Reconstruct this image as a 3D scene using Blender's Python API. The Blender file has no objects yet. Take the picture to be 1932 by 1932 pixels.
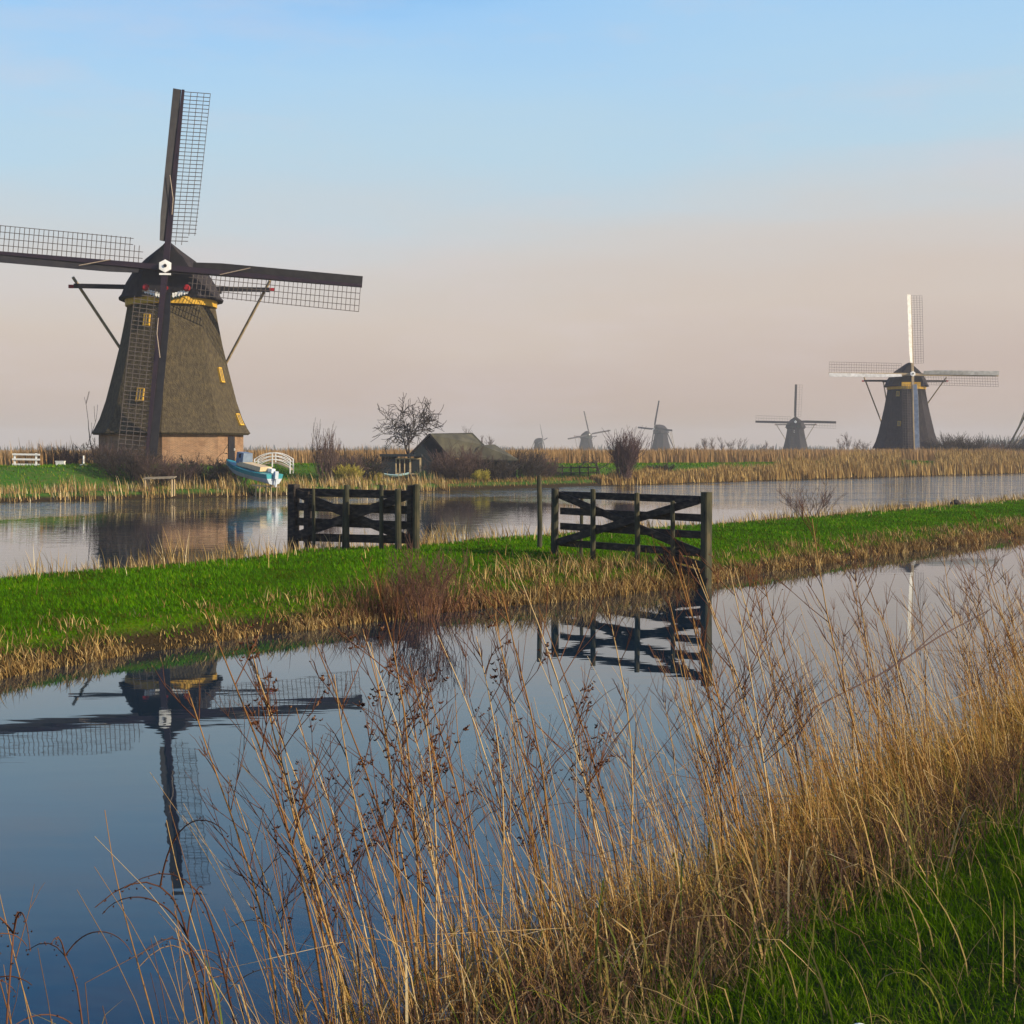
import bpy, math, random
import numpy as np
from mathutils import Vector, Matrix

# ------------------------------------------------------------------ camera, sky, sun, exposure
SC = bpy.context.scene
COL = SC.collection
F, HOR, EYE = 2583.0, 848.0, 3.2          # focal length / horizon row (in 1932-px units), eye height over the water

cam_d = bpy.data.cameras.new('camera')
cam = bpy.data.objects.new('camera', cam_d)
COL.objects.link(cam)
cam.location = (0, 0, EYE)
cam.rotation_euler = (math.radians(90), 0, 0)
cam_d.sensor_width = 36.0
cam_d.lens = F / 1932 * 36.0
cam_d.shift_y = -(966 - HOR) / 1932
cam_d.clip_start = 0.1
cam_d.clip_end = 12000
SC.camera = cam

SUN_EL = math.radians(25)
sun_h = Vector((0.93, -0.36, 0)).normalized()
sun_dir = Vector((sun_h.x * math.cos(SUN_EL), sun_h.y * math.cos(SUN_EL), math.sin(SUN_EL)))
sun_d = bpy.data.lights.new('sun', 'SUN')
sun_d.energy = 5.0
sun_d.angle = math.radians(0.6)
sun_d.color = (1.0, 0.86, 0.64)
sun = bpy.data.objects.new('sun', sun_d)
COL.objects.link(sun)
sun.rotation_euler = sun_dir.to_track_quat('Z', 'Y').to_euler()

def lin(r, g, b):
    f = lambda c: (c / 255 / 12.92) if c / 255 <= 0.04045 else ((c / 255 + 0.055) / 1.055) ** 2.4
    return (f(r), f(g), f(b), 1.0)

world = bpy.data.worlds.new('World')
SC.world = world
world.use_nodes = True
wn, wl = world.node_tree.nodes, world.node_tree.links
wn.clear()
w_out = wn.new('ShaderNodeOutputWorld')
w_bg = wn.new('ShaderNodeBackground'); w_bg.inputs['Strength'].default_value = 0.1
w_sky = wn.new('ShaderNodeTexSky'); w_sky.sky_type = 'NISHITA'; w_sky.sun_disc = False
w_sky.sun_elevation = SUN_EL
w_sky.sun_rotation = math.atan2(sun_h.x, sun_h.y)
w_sky.dust_density = 3.0
w_tc = wn.new('ShaderNodeTexCoord')
w_sep = wn.new('ShaderNodeSeparateXYZ'); wl.new(w_tc.outputs['Generated'], w_sep.inputs[0])
# thin high veil: the pinkish winter haze bank with a soft, uneven upper edge
w_map = wn.new('ShaderNodeMapping'); w_map.inputs['Scale'].default_value = (1.5, 1.5, 9.0)
wl.new(w_tc.outputs['Generated'], w_map.inputs['Vector'])
w_noi = wn.new('ShaderNodeTexNoise'); w_noi.inputs['Scale'].default_value = 2.2; w_noi.inputs['Detail'].default_value = 5.0
wl.new(w_map.outputs[0], w_noi.inputs['Vector'])
w_m1 = wn.new('ShaderNodeMath'); w_m1.operation = 'MULTIPLY_ADD'
wl.new(w_noi.outputs['Fac'], w_m1.inputs[0]); w_m1.inputs[1].default_value = 0.075; w_m1.inputs[2].default_value = -0.0375
w_m2 = wn.new('ShaderNodeMath'); w_m2.operation = 'ADD'
wl.new(w_sep.outputs['Z'], w_m2.inputs[0]); wl.new(w_m1.outputs[0], w_m2.inputs[1])
w_m3 = wn.new('ShaderNodeMath'); w_m3.operation = 'MULTIPLY_ADD'     # the veil is a little higher towards the sun
wl.new(w_sep.outputs['X'], w_m3.inputs[0]); w_m3.inputs[1].default_value = -0.045; wl.new(w_m2.outputs[0], w_m3.inputs[2])
w_ramp = wn.new('ShaderNodeValToRGB')
cr = w_ramp.color_ramp
stops = [(0.0, (200, 173, 156)), (0.045, (207, 186, 175)), (0.10, (217, 200, 187)), (0.145, (215, 209, 204)), (0.17, (206, 215, 220)),
         (0.21, (190, 219, 236)), (0.26, (178, 217, 246)), (0.315, (162, 210, 252)), (0.35, (116, 187, 249)), (0.42, (72, 158, 240)), (0.6, (50, 125, 214)), (1.0, (44, 100, 182))]
while len(cr.elements) < len(stops):
    cr.elements.new(0.5)
for e, (p, c) in zip(cr.elements, stops):
    e.position = p; e.color = lin(*c)
wl.new(w_m3.outputs[0], w_ramp.inputs[0])
w_sc = wn.new('ShaderNodeVectorMath'); w_sc.operation = 'SCALE'; w_sc.inputs['Scale'].default_value = 7.42
w_map2 = wn.new('ShaderNodeMapping'); w_map2.inputs['Scale'].default_value = (1.6, 1.0, 7.0); w_map2.inputs['Rotation'].default_value = (0, .12, .3)
wl.new(w_tc.outputs['Generated'], w_map2.inputs['Vector'])                       # faint wisps of thin cloud
w_n2 = wn.new('ShaderNodeTexNoise'); w_n2.inputs['Scale'].default_value = 2.6; w_n2.inputs['Detail'].default_value = 7.0; w_n2.inputs['Roughness'].default_value = .62
wl.new(w_map2.outputs[0], w_n2.inputs['Vector'])
w_mr = wn.new('ShaderNodeMapRange'); w_mr.inputs['From Min'].default_value = .48; w_mr.inputs['From Max'].default_value = .78; w_mr.inputs['To Max'].default_value = .42
wl.new(w_n2.outputs['Fac'], w_mr.inputs['Value'])
w_cl = wn.new('ShaderNodeMix'); w_cl.data_type = 'RGBA'; w_cl.inputs['B'].default_value = lin(224, 212, 216)
wl.new(w_mr.outputs[0], w_cl.inputs['Factor']); wl.new(w_ramp.outputs['Color'], w_cl.inputs['A'])
wl.new(w_cl.outputs['Result'], w_sc.inputs[0])
w_mix = wn.new('ShaderNodeMix'); w_mix.data_type = 'RGBA'; w_mix.inputs['Factor'].default_value = 0.88
wl.new(w_sky.outputs['Color'], w_mix.inputs['A']); wl.new(w_sc.outputs[0], w_mix.inputs['B'])
wl.new(w_mix.outputs['Result'], w_bg.inputs['Color'])
wl.new(w_bg.outputs[0], w_out.inputs['Surface'])

SC.view_settings.view_transform = 'Standard'
SC.view_settings.look = 'None'
SC.view_settings.gamma = 1.0
SC.view_settings.exposure = 0.45
SC.view_settings.use_curve_mapping = False
SC.cycles.max_bounces = 6
SC.cycles.transparent_max_bounces = 8
SC.cycles.volume_bounces = 1

# ------------------------------------------------------------------ helpers
rng = np.random.default_rng(11)
R = random.Random(5)

def at(px, py, Y):
    return Vector(((px - 966) / F * Y, Y, EYE - (py - HOR) / F * Y))

def new_mat(name, rough=0.8, spec=0.25):
    m = bpy.data.materials.new(name); m.use_nodes = True
    b = m.node_tree.nodes['Principled BSDF']
    b.inputs['Roughness'].default_value = rough
    b.inputs['Specular IOR Level'].default_value = spec
    return m, m.node_tree.nodes, m.node_tree.links, b

def mat(name, c1, c2=None, scale=3.0, rough=0.8, bump=0.0, bscale=20.0, stretch=(1, 1, 1), spec=0.25, detail=5.0, c3=None):
    """two or three tone noise colour + fine relief"""
    m, n, l, b = new_mat(name, rough, spec)
    c2 = c2 or tuple(v * 0.7 for v in c1)
    tc = n.new('ShaderNodeTexCoord'); mp = n.new('ShaderNodeMapping')
    mp.inputs['Scale'].default_value = stretch
    l.new(tc.outputs['Object'], mp.inputs['Vector'])
    no = n.new('ShaderNodeTexNoise'); no.inputs['Scale'].default_value = scale; no.inputs['Detail'].default_value = detail
    l.new(mp.outputs[0], no.inputs['Vector'])
    ra = n.new('ShaderNodeValToRGB')
    ra.color_ramp.elements[0].position = 0.33; ra.color_ramp.elements[1].position = 0.68
    ra.color_ramp.elements[0].color = (*c2, 1); ra.color_ramp.elements[1].color = (*c1, 1)
    if c3:
        e = ra.color_ramp.elements.new(0.52); e.color = (*c3, 1)
    l.new(no.outputs['Fac'], ra.inputs[0]); l.new(ra.outputs['Color'], b.inputs['Base Color'])
    if bump:
        nb = n.new('ShaderNodeTexNoise'); nb.inputs['Scale'].default_value = bscale; nb.inputs['Detail'].default_value = 4
        l.new(mp.outputs[0], nb.inputs['Vector'])
        bu = n.new('ShaderNodeBump'); bu.inputs['Distance'].default_value = bump; bu.inputs['Strength'].default_value = 0.8
        l.new(nb.outputs['Fac'], bu.inputs['Height']); l.new(bu.outputs[0], b.inputs['Normal'])
    return m

def tint_mat(name, stops, rough=0.7, transl=0.25):
    """plant material: every stem/blade has its own tint value in the attribute"""
    m, n, l, b = new_mat(name, rough, 0.0)
    at_ = n.new('ShaderNodeAttribute'); at_.attribute_name = 'tint'
    ra = n.new('ShaderNodeValToRGB')
    while len(ra.color_ramp.elements) < len(stops):
        ra.color_ramp.elements.new(0.5)
    for e, (p, c) in zip(ra.color_ramp.elements, stops):
        e.position = p; e.color = (*c, 1)
    l.new(at_.outputs['Fac'], ra.inputs[0]); l.new(ra.outputs['Color'], b.inputs['Base Color'])
    if transl:
        t = n.new('ShaderNodeBsdfTranslucent'); l.new(ra.outputs['Color'], t.inputs['Color'])
        mx = n.new('ShaderNodeMixShader'); mx.inputs[0].default_value = transl
        l.new(b.outputs[0], mx.inputs[1]); l.new(t.outputs[0], mx.inputs[2])
        l.new(mx.outputs[0], n['Material Output'].inputs['Surface'])
    return m

def mesh_np(name, V, Q, tint=None, smooth=False):
    me = bpy.data.meshes.new(name)
    V = np.ascontiguousarray(V, dtype=np.float32).reshape(-1, 3); Q = np.ascontiguousarray(Q, dtype=np.int32).reshape(-1, 4)
    me.vertices.add(len(V)); me.vertices.foreach_set('co', V.ravel())
    me.loops.add(Q.size); me.loops.foreach_set('vertex_index', Q.ravel())
    me.polygons.add(len(Q))
    me.polygons.foreach_set('loop_start', np.arange(0, Q.size, 4, dtype=np.int32))
    if tint is not None:
        a = me.attributes.new('tint', 'FLOAT', 'POINT'); a.data.foreach_set('value', np.ascontiguousarray(tint, dtype=np.float32).ravel())
    me.update(calc_edges=True)
    if smooth:
        me.polygons.foreach_set('use_smooth', np.ones(len(Q), dtype=bool))
    return me

def obj(name, me, m, parent=None):
    o = bpy.data.objects.new(name, me); COL.objects.link(o)
    if m is not None and len(me.materials) == 0: me.materials.append(m)
    if parent: o.parent = parent
    return o

def tag(o, label=None, cat=None, group=None, kind=None):
    if label: o['label'] = label
    if cat: o['category'] = cat
    if group: o['group'] = group
    if kind: o['kind'] = kind
    return o

def empty(name, loc=(0, 0, 0), rz=0.0):
    o = bpy.data.objects.new(name, None); COL.objects.link(o)
    o.location = loc; o.rotation_euler = (0, 0, rz); o.empty_display_size = 0.3
    return o

def copy_tree(o, parent=None):
    c = o.copy(); COL.objects.link(c)
    if parent: c.parent = parent
    for ch in list(o.children):
        copy_tree(ch, c)
    return c

class MB:
    """collects boxes, bars, tubes and lofts into ONE mesh"""
    def __init__(self): self.v, self.f = [], []
    def add(self, vs, fs):
        o = len(self.v); self.v += [tuple(p) for p in vs]; self.f += [tuple(i + o for i in f) for f in fs]
    def box(self, c, s, M=None):
        vs = [Vector((c[0] + s[0] * x / 2, c[1] + s[1] * y / 2, c[2] + s[2] * z / 2)) for x in (-1, 1) for y in (-1, 1) for z in (-1, 1)]
        if M: vs = [M @ p for p in vs]
        self.add(vs, [(0, 1, 3, 2), (4, 6, 7, 5), (0, 4, 5, 1), (2, 3, 7, 6), (0, 2, 6, 4), (1, 5, 7, 3)])
    def bar(self, p, q, w, h, up=(0, 0, 1), ch=0.0):
        p, q = Vector(p), Vector(q); t = (q - p).normalized(); up = Vector(up)
        if abs(t.dot(up)) > 0.98: up = Vector((0, 1, 0))
        s = t.cross(up).normalized(); u = s.cross(t).normalized()
        k = ch
        ring = [(-w / 2 + k, -h / 2), (w / 2 - k, -h / 2), (w / 2, -h / 2 + k), (w / 2, h / 2 - k), (w / 2 - k, h / 2), (-w / 2 + k, h / 2), (-w / 2, h / 2 - k), (-w / 2, -h / 2 + k)] if k else \
               [(-w / 2, -h / 2), (w / 2, -h / 2), (w / 2, h / 2), (-w / 2, h / 2)]
        n = len(ring)
        vs = [e + s * a + u * b for e in (p, q) for a, b in ring]
        self.add(vs, [tuple(range(n - 1, -1, -1)), tuple(range(n, 2 * n))] + [(i, (i + 1) % n, n + (i + 1) % n, n + i) for i in range(n)])
    def tube(self, pts, rad, n=8):
        pts = [Vector(p) for p in pts]
        if not hasattr(rad, '__len__'): rad = [rad] * len(pts)
        vs = []
        for i, p in enumerate(pts):
            t = (pts[min(i + 1, len(pts) - 1)] - pts[max(i - 1, 0)]).normalized()
            ref = Vector((1, 0, 0)) if abs(t.x) < 0.8 else Vector((0, 1, 0))
            a = t.cross(ref).normalized(); b = t.cross(a)
            vs += [p + (a * math.cos(2 * math.pi * k / n) + b * math.sin(2 * math.pi * k / n)) * rad[i] for k in range(n)]
        fs = [(i * n + k, i * n + (k + 1) % n, (i + 1) * n + (k + 1) % n, (i + 1) * n + k) for i in range(len(pts) - 1) for k in range(n)]
        fs += [tuple(range(n - 1, -1, -1)), tuple(range((len(pts) - 1) * n, len(pts) * n))]
        self.add(vs, fs)
    def loft(self, rings, cap=True, closed=True):
        n = len(rings[0]); vs = [p for r in rings for p in r]
        m = n if closed else n - 1
        fs = [(i * n + k, i * n + (k + 1) % n, (i + 1) * n + (k + 1) % n, (i + 1) * n + k) for i in range(len(rings) - 1) for k in range(m)]
        if cap: fs += [tuple(range(n - 1, -1, -1)), tuple(range((len(rings) - 1) * n, len(rings) * n))]
        self.add(vs, fs)
    def mesh(self, name, M=None, smooth=False):
        me = bpy.data.meshes.new(name); v = self.v
        if M: v = [tuple(M @ Vector(p)) for p in v]
        me.from_pydata(v, [], self.f); me.update()
        import bmesh
        b = bmesh.new(); b.from_mesh(me); bmesh.ops.recalc_face_normals(b, faces=b.faces); b.to_mesh(me); b.free()
        if smooth:
            for p in me.polygons: p.use_smooth = True
        return me
    def build(self, name, m, parent=None, M=None, smooth=False):
        return obj(name, self.mesh(name, M, smooth), m, parent)

# --- vectorised thin plants
def tubes(P, Rd, sides=3):
    P = np.asarray(P, float); N, K, _ = P.shape
    T = np.gradient(P, axis=1); T /= np.linalg.norm(T, axis=2, keepdims=True) + 1e-9
    ref = np.where(np.abs(T[:, :, :1]) < 0.8, np.array([1.0, 0, 0]), np.array([0, 1.0, 0]))
    A = np.cross(T, ref); A /= np.linalg.norm(A, axis=2, keepdims=True) + 1e-9
    B = np.cross(T, A)
    an = np.arange(sides) * 2 * np.pi / sides
    V = P[:, :, None, :] + Rd[:, :, None, None] * (np.cos(an)[:, None] * A[:, :, None, :] + np.sin(an)[:, None] * B[:, :, None, :])
    base = (np.arange(N) * K * sides)[:, None, None]
    k = (np.arange(K - 1) * sides)[None, :, None]; s = np.arange(sides)[None, None, :]; s2 = (s + 1) % sides
    Q = np.stack([base + k + s, base + k + s2, base + k + sides + s2, base + k + sides + s], -1)
    return V.reshape(-1, 3), Q.reshape(-1, 4), K * sides

def ribbons(P, W, side):
    P = np.asarray(P, float); N, K, _ = P.shape
    V = P[:, :, None, :] + (W[:, :, None, None] / 2) * np.array([-1.0, 1.0])[None, None, :, None] * side[:, None, None, :]
    base = (np.arange(N) * K * 2)[:, None]; k = (np.arange(K - 1) * 2)[None, :]
    Q = np.stack([base + k, base + k + 1, base + k + 3, base + k + 2], -1)
    return V.reshape(-1, 3), Q.reshape(-1, 4), K * 2

def join(parts):
    Vs, Qs, Ts, o = [], [], [], 0
    for V, Q, t in parts:
        Vs.append(V); Qs.append(Q + o); Ts.append(t); o += len(V)
    return np.concatenate(Vs), np.concatenate(Qs), np.concatenate(Ts)

def blades(base, h, w, lean, K=4, wind=(-0.25, 0.0), curl=1.0, seed=0):
    """grass/reed blades: base (N,3), heights, widths, random lean amount; bends more towards the tip"""
    g = np.random.default_rng(seed); N = len(base)
    an = g.uniform(0, 2 * np.pi, N); le = lean * g.uniform(0.2, 1.0, N)
    d = np.stack([np.cos(an) * le + wind[0], np.sin(an) * le + wind[1]], 1)
    t = np.linspace(0, 1, K)
    P = np.zeros((N, K, 3))
    hz = h[:, None] * (t[None, :] - 0.5 * curl * (le[:, None] ** 2) * t[None, :] ** 2.5)
    P[:, :, :2] = base[:, None, :2] + d[:, None, :] * (h[:, None] * t[None, :] ** 1.7)[:, :, None]
    P[:, :, 2] = base[:, None, 2] + hz
    W = w[:, None] * (1 - 0.92 * t[None, :] ** 1.6)
    sa = g.uniform(0, np.pi, N)
    side = np.stack([np.cos(sa), np.sin(sa), np.zeros(N)], 1)
    return P, W, side

# ------------------------------------------------------------------ layout: the ditches all run along U
U = np.array([0.633, 0.774]); Nn = np.array([-0.774, 0.633])
def wa(a, b): return np.asarray(a)[..., None] * U + np.asarray(b)[..., None] * Nn
def ab(x, y): return x * U[0] + y * U[1], x * Nn[0] + y * Nn[1]
B_NEAR = 5.07
def smooth(x, e0, e1):
    t = np.clip((np.asarray(x, float) - e0) / (e1 - e0), 0, 1); return t * t * (3 - 2 * t)
def wob(a, amp, k=1.0):
    a = np.asarray(a, float) * k
    return amp * (np.sin(a * 1.31 + .4) * .5 + np.sin(a * 2.9 + 1.7) * .3 + np.sin(a * 6.3) * .2)
def b_near(a): return B_NEAR + wob(a, .12)
def b_in(a): return np.interp(a, [-60, 9.5, 12.5, 15.1, 17.9, 20.8, 22.8, 27.2, 30.7, 51.5, 400], [17.4, 17.35, 18.2, 18.2, 18.15, 17.9, 17.6, 16.9, 17.5, 17.5, 17.6]) + wob(a, .14)
def b_if(a): return np.interp(a, [-60, 16, 24, 26.5, 30, 44, 78, 400], [28.2, 28.0, 28.5, 29.1, 28.4, 27.2, 26.8, 26]) + wob(a, .25, .6)
def b_far(a): return np.interp(a, [-300, 44.4, 63.6, 90, 104.5, 131, 186, 3000], [88, 76.3, 72.3, 71.4, 69.8, 68.4, 63.2, 40]) + wob(a, .3, .35)
def s_crest(a): return np.interp(a, [40, 76, 81, 97, 103, 120], [12, 12, 17, 17, 9.5, 8.5])
def z_far(a, s):
    a = np.asarray(a, float); s = np.asarray(s, float); c = s_crest(a)
    low = np.where(s < 0, s * 0.5, 0.5 * smooth(s, -0.1, 1.2))
    up = smooth(s, c - 6.5, c - .5); dn = smooth(s, c + 3, c + 8)
    top = np.interp(a, [60, 70, 100, 130], [1.95, 1.95, 1.75, 1.6])
    z = low + (top - .5) * up - (top - 1.1) * dn
    mound = np.exp(-(((a - 65.3) / 8) ** 2 + ((s - 15) / 7) ** 2))
    return np.where(s > 0, np.maximum(z, z * (1 - mound) + 2.2 * mound), z) + 0.05 * np.sin(a * .9) * np.sin(s * 1.1) * (s > 1) * (s < 30)
def z_near(d):
    return np.interp(d, [-2, -.6, 0, .3, 1.2, 3.0, 5.0, 7.0, 40], [-1.0, -.4, 0.0, .22, .5, 1.0, 1.45, 1.6, 1.6])
def z_isl(a, b):
    d1 = b - b_in(a); d2 = b_if(a) - b; d = np.minimum(d1, d2)
    return np.where(d < 0, d * .6, .42 * smooth(d, -.05, .9) + .10 * smooth(d, 1.5, 6)) + .03 * np.sin(a * .7) * np.sin(b * .6) * (d > .5)

def grid(name, A, Bf, zf, m, nb):
    """sheet over along-coordinates A and, for each, cross coordinates Bf(a) (nb of them)"""
    AA = np.repeat(np.asarray(A)[:, None], nb, 1); BB = Bf(np.asarray(A)); Z = zf(AA, BB)
    XY = wa(AA, BB); V = np.concatenate([XY, Z[..., None]], -1).reshape(-1, 3)
    i = np.arange(len(A) - 1)[:, None] * nb; j = np.arange(nb - 1)[None, :]
    Q = np.stack([i + j, i + nb + j, i + nb + j + 1, i + j + 1], -1).reshape(-1, 4)
    o = obj(name, mesh_np(name, V, Q, smooth=True), m); tag(o, kind='structure')
    return o

# ------------------------------------------------------------------ materials
def ground_mat(name, c1, c2, c3, s1=.6, s2=14.0, mud=.30):
    m, n, l, b = new_mat(name, .95, .0)
    tc = n.new('ShaderNodeTexCoord')
    n1 = n.new('ShaderNodeTexNoise'); n1.inputs['Scale'].default_value = s1; n1.inputs['Detail'].default_value = 6
    n2 = n.new('ShaderNodeTexNoise'); n2.inputs['Scale'].default_value = s2; n2.inputs['Detail'].default_value = 5
    l.new(tc.outputs['Object'], n1.inputs['Vector']); l.new(tc.outputs['Object'], n2.inputs['Vector'])
    r1 = n.new('ShaderNodeValToRGB'); r1.color_ramp.elements[0].position = .35; r1.color_ramp.elements[1].position = .65
    r1.color_ramp.elements[0].color = (*c1, 1); r1.color_ramp.elements[1].color = (*c2, 1)
    l.new(n1.outputs['Fac'], r1.inputs[0])
    r2 = n.new('ShaderNodeValToRGB'); r2.color_ramp.elements[0].position = .45; r2.color_ramp.elements[1].position = .75
    l.new(n2.outputs['Fac'], r2.inputs[0])
    mx = n.new('ShaderNodeMix'); mx.data_type = 'RGBA'
    l.new(r2.outputs['Color'], mx.inputs['Factor']); l.new(r1.outputs['Color'], mx.inputs['A']); mx.inputs['B'].default_value = (*c3, 1)
    sz = n.new('ShaderNodeSeparateXYZ'); l.new(tc.outputs['Object'], sz.inputs[0])     # bare mud along the waterline
    za = n.new('ShaderNodeMath'); za.operation = 'MULTIPLY_ADD'; l.new(n2.outputs['Fac'], za.inputs[0]); za.inputs[1].default_value = .2; l.new(sz.outputs['Z'], za.inputs[2])
    mr = n.new('ShaderNodeMapRange'); mr.inputs['From Min'].default_value = mud; mr.inputs['From Max'].default_value = mud + .16; l.new(za.outputs[0], mr.inputs['Value'])
    m2 = n.new('ShaderNodeMix'); m2.data_type = 'RGBA'; m2.inputs['A'].default_value = (.030, .021, .011, 1); l.new(mr.outputs[0], m2.inputs['Factor']); l.new(mx.outputs['Result'], m2.inputs['B'])
    l.new(m2.outputs['Result'], b.inputs['Base Color'])
    bu = n.new('ShaderNodeBump'); bu.inputs['Distance'].default_value = .05; l.new(n2.outputs['Fac'], bu.inputs['Height']); l.new(bu.outputs[0], b.inputs['Normal'])
    return m

M_ISL = ground_mat('island turf', (.034, .085, .001), (.052, .12, .001), (.07, .085, .006))
M_NEAR = ground_mat('bank soil and turf', (.034, .040, .012), (.030, .062, .008), (.06, .05, .02), 1.2, 22)
M_POLDER = ground_mat('polder ground', (.05, .10, .015), (.03, .11, .01), (.09, .09, .025), .08, 3)

def water_mat():
    m = bpy.data.materials.new('still ditch water'); m.use_nodes = True
    n, l = m.node_tree.nodes, m.node_tree.links; n.clear()
    out = n.new('ShaderNodeOutputMaterial')
    tc = n.new('ShaderNodeTexCoord')
    mp = n.new('ShaderNodeMapping'); mp.inputs['Scale'].default_value = (.55, 1.6, 1); l.new(tc.outputs['Object'], mp.inputs['Vector'])
    n1 = n.new('ShaderNodeTexNoise'); n1.inputs['Scale'].default_value = 1.5; n1.inputs['Detail'].default_value = 2.0; l.new(mp.outputs[0], n1.inputs['Vector'])
    # patches of breeze that ruffle the wide canal more than the sheltered ditch
    mp2 = n.new('ShaderNodeMapping'); mp2.inputs['Rotation'].default_value = (0, 0, -math.atan2(U[1], U[0])); mp2.inputs['Scale'].default_value = (.02, .20, 1)
    l.new(tc.outputs['Object'], mp2.inputs['Vector'])
    n2 = n.new('ShaderNodeTexNoise'); n2.inputs['Scale'].default_value = 1.0; n2.inputs['Detail'].default_value = 3; l.new(mp2.outputs[0], n2.inputs['Vector'])
    sep = n.new('ShaderNodeSeparateXYZ')
    dotn = n.new('ShaderNodeVectorMath'); dotn.operation = 'DOT_PRODUCT'; dotn.inputs[1].default_value = (Nn[0], Nn[1], 0)
    l.new(tc.outputs['Object'], dotn.inputs[0])
    mr = n.new('ShaderNodeMapRange'); mr.inputs['From Min'].default_value = 28; mr.inputs['From Max'].default_value = 50
    l.new(dotn.outputs['Value'], mr.inputs['Value'])
    mrp = n.new('ShaderNodeMapRange'); mrp.inputs['From Min'].default_value = .40; mrp.inputs['From Max'].default_value = .62
    l.new(n2.outputs['Fac'], mrp.inputs['Value'])
    mm = n.new('ShaderNodeMath'); mm.operation = 'MULTIPLY'; l.new(mr.outputs[0], mm.inputs[0]); l.new(mrp.outputs[0], mm.inputs[1])
    # breeze: a ruffled lane along the far shore, and the whole canal beyond the willow
    dotu = n.new('ShaderNodeVectorMath'); dotu.operation = 'DOT_PRODUCT'; dotu.inputs[1].default_value = (U[0], U[1], 0)
    l.new(tc.outputs['Object'], dotu.inputs[0])
    def rng_(src, a0, a1):
        q = n.new('ShaderNodeMapRange'); q.interpolation_type = 'SMOOTHSTEP'; q.inputs['From Min'].default_value = a0; q.inputs['From Max'].default_value = a1; l.new(src, q.inputs['Value']); return q.outputs[0]
    def op(kind, x, y):
        q = n.new('ShaderNodeMath'); q.operation = kind
        for i_, v_ in enumerate((x, y)):
            if isinstance(v_, (int, float)): q.inputs[i_].default_value = v_
            else: l.new(v_, q.inputs[i_])
        return q.outputs[0]
    lane = op('MAXIMUM', op('MULTIPLY', rng_(dotn.outputs['Value'], 56, 63), .8), op('MULTIPLY', rng_(dotn.outputs['Value'], 29, 38), .05))
    wide = op('MULTIPLY', rng_(dotu.outputs['Value'], 60, 84), rng_(dotn.outputs['Value'], 29, 36))
    br_ = op('MULTIPLY', op('MAXIMUM', lane, wide), op('MULTIPLY_ADD', mrp.outputs[0], .72))
    br_.node.inputs[2].default_value = .28
    ds = n.new('ShaderNodeMath'); ds.operation = 'MULTIPLY_ADD'; l.new(br_, ds.inputs[0]); ds.inputs[1].default_value = .11
    calm = op('MULTIPLY', rng_(dotn.outputs['Value'], 15.5, 12.5), .0008); l.new(op('ADD', calm, .0005), ds.inputs[2])
    bu = n.new('ShaderNodeBump'); l.new(n1.outputs['Fac'], bu.inputs['Height']); l.new(ds.outputs[0], bu.inputs['Distance'])
    fr = n.new('ShaderNodeFresnel'); fr.inputs['IOR'].default_value = 1.34; l.new(bu.outputs[0], fr.inputs['Normal'])
    pw = n.new('ShaderNodeMath'); pw.operation = 'POWER'; pw.inputs[1].default_value = .95; l.new(fr.outputs[0], pw.inputs[0])
    pm = n.new('ShaderNodeMath'); pm.operation = 'MULTIPLY'; pm.use_clamp = True; pm.inputs[1].default_value = 1.10; l.new(pw.outputs[0], pm.inputs[0])
    gl = n.new('ShaderNodeBsdfGlossy'); gl.inputs['Roughness'].default_value = .015; gl.inputs['Color'].default_value = (.95, .98, 1.0, 1); l.new(bu.outputs[0], gl.inputs['Normal'])
    df = n.new('ShaderNodeBsdfDiffuse'); df.inputs['Color'].default_value = (.002, .014, .026, 1)
    mx = n.new('ShaderNodeMixShader'); l.new(pm.outputs[0], mx.inputs[0]); l.new(df.outputs[0], mx.inputs[1]); l.new(gl.outputs[0], mx.inputs[2])
    l.new(mx.outputs[0], out.inputs['Surface'])
    return m
M_WATER = water_mat()

M_THATCH = mat('weathered thatch', (.112, .085, .044), (.052, .039, .026), scale=2.4, rough=.95, bump=.16, bscale=7, stretch=(2.6, 2.6, 1.1), spec=.05, c3=(.078, .063, .038), detail=9)
M_THATCH_DK = mat('dark thatch', (.042, .036, .037), (.020, .018, .023), scale=1.6, rough=.95, bump=.05, bscale=6, stretch=(2, 2, .7), spec=.05)
M_TAR = mat('tarred boards', (.016, .014, .017), (.009, .008, .011), scale=2.5, rough=.6, bump=.01, bscale=12, stretch=(1, 1, 1))
M_STOCK = mat('dark red brown sail stock', (.024, .011, .018), (.014, .008, .015), scale=2, rough=.55)
M_BOARD = mat('grey brown sail board', (.030, .027, .026), (.018, .016, .018), scale=2, rough=.6)
M_BOARD_W = mat('white painted sail board', (.66, .64, .59), (.42, .40, .36), scale=1.5, rough=.5)
M_LATH = mat('dark lattice wood', (.11, .09, .075), (.07, .055, .05), scale=4)
M_YELLOW = mat('ochre yellow paint', (.62, .36, .03), (.45, .25, .02), scale=3, rough=.55, bump=.004)
M_WHITE = mat('white paint', (.80, .79, .75), (.68, .66, .6), scale=4, rough=.5)
M_RED = mat('red paint', (.34, .012, .015), (.22, .008, .012), scale=5, rough=.5)
M_GREEN = mat('dark green paint', (.012, .045, .03), (.008, .025, .02), scale=5, rough=.5)
M_PANE = mat('dull glass', (.16, .12, .03), (.07, .05, .02), scale=6, rough=.2, spec=.5)
M_ROPE = mat('pale rope', (.42, .34, .24), (.3, .22, .16), scale=8)
M_SPAR = mat('weathered pole wood', (.48, .36, .20), (.30, .22, .13), scale=3, stretch=(1, 1, .3), bump=.01)
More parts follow.
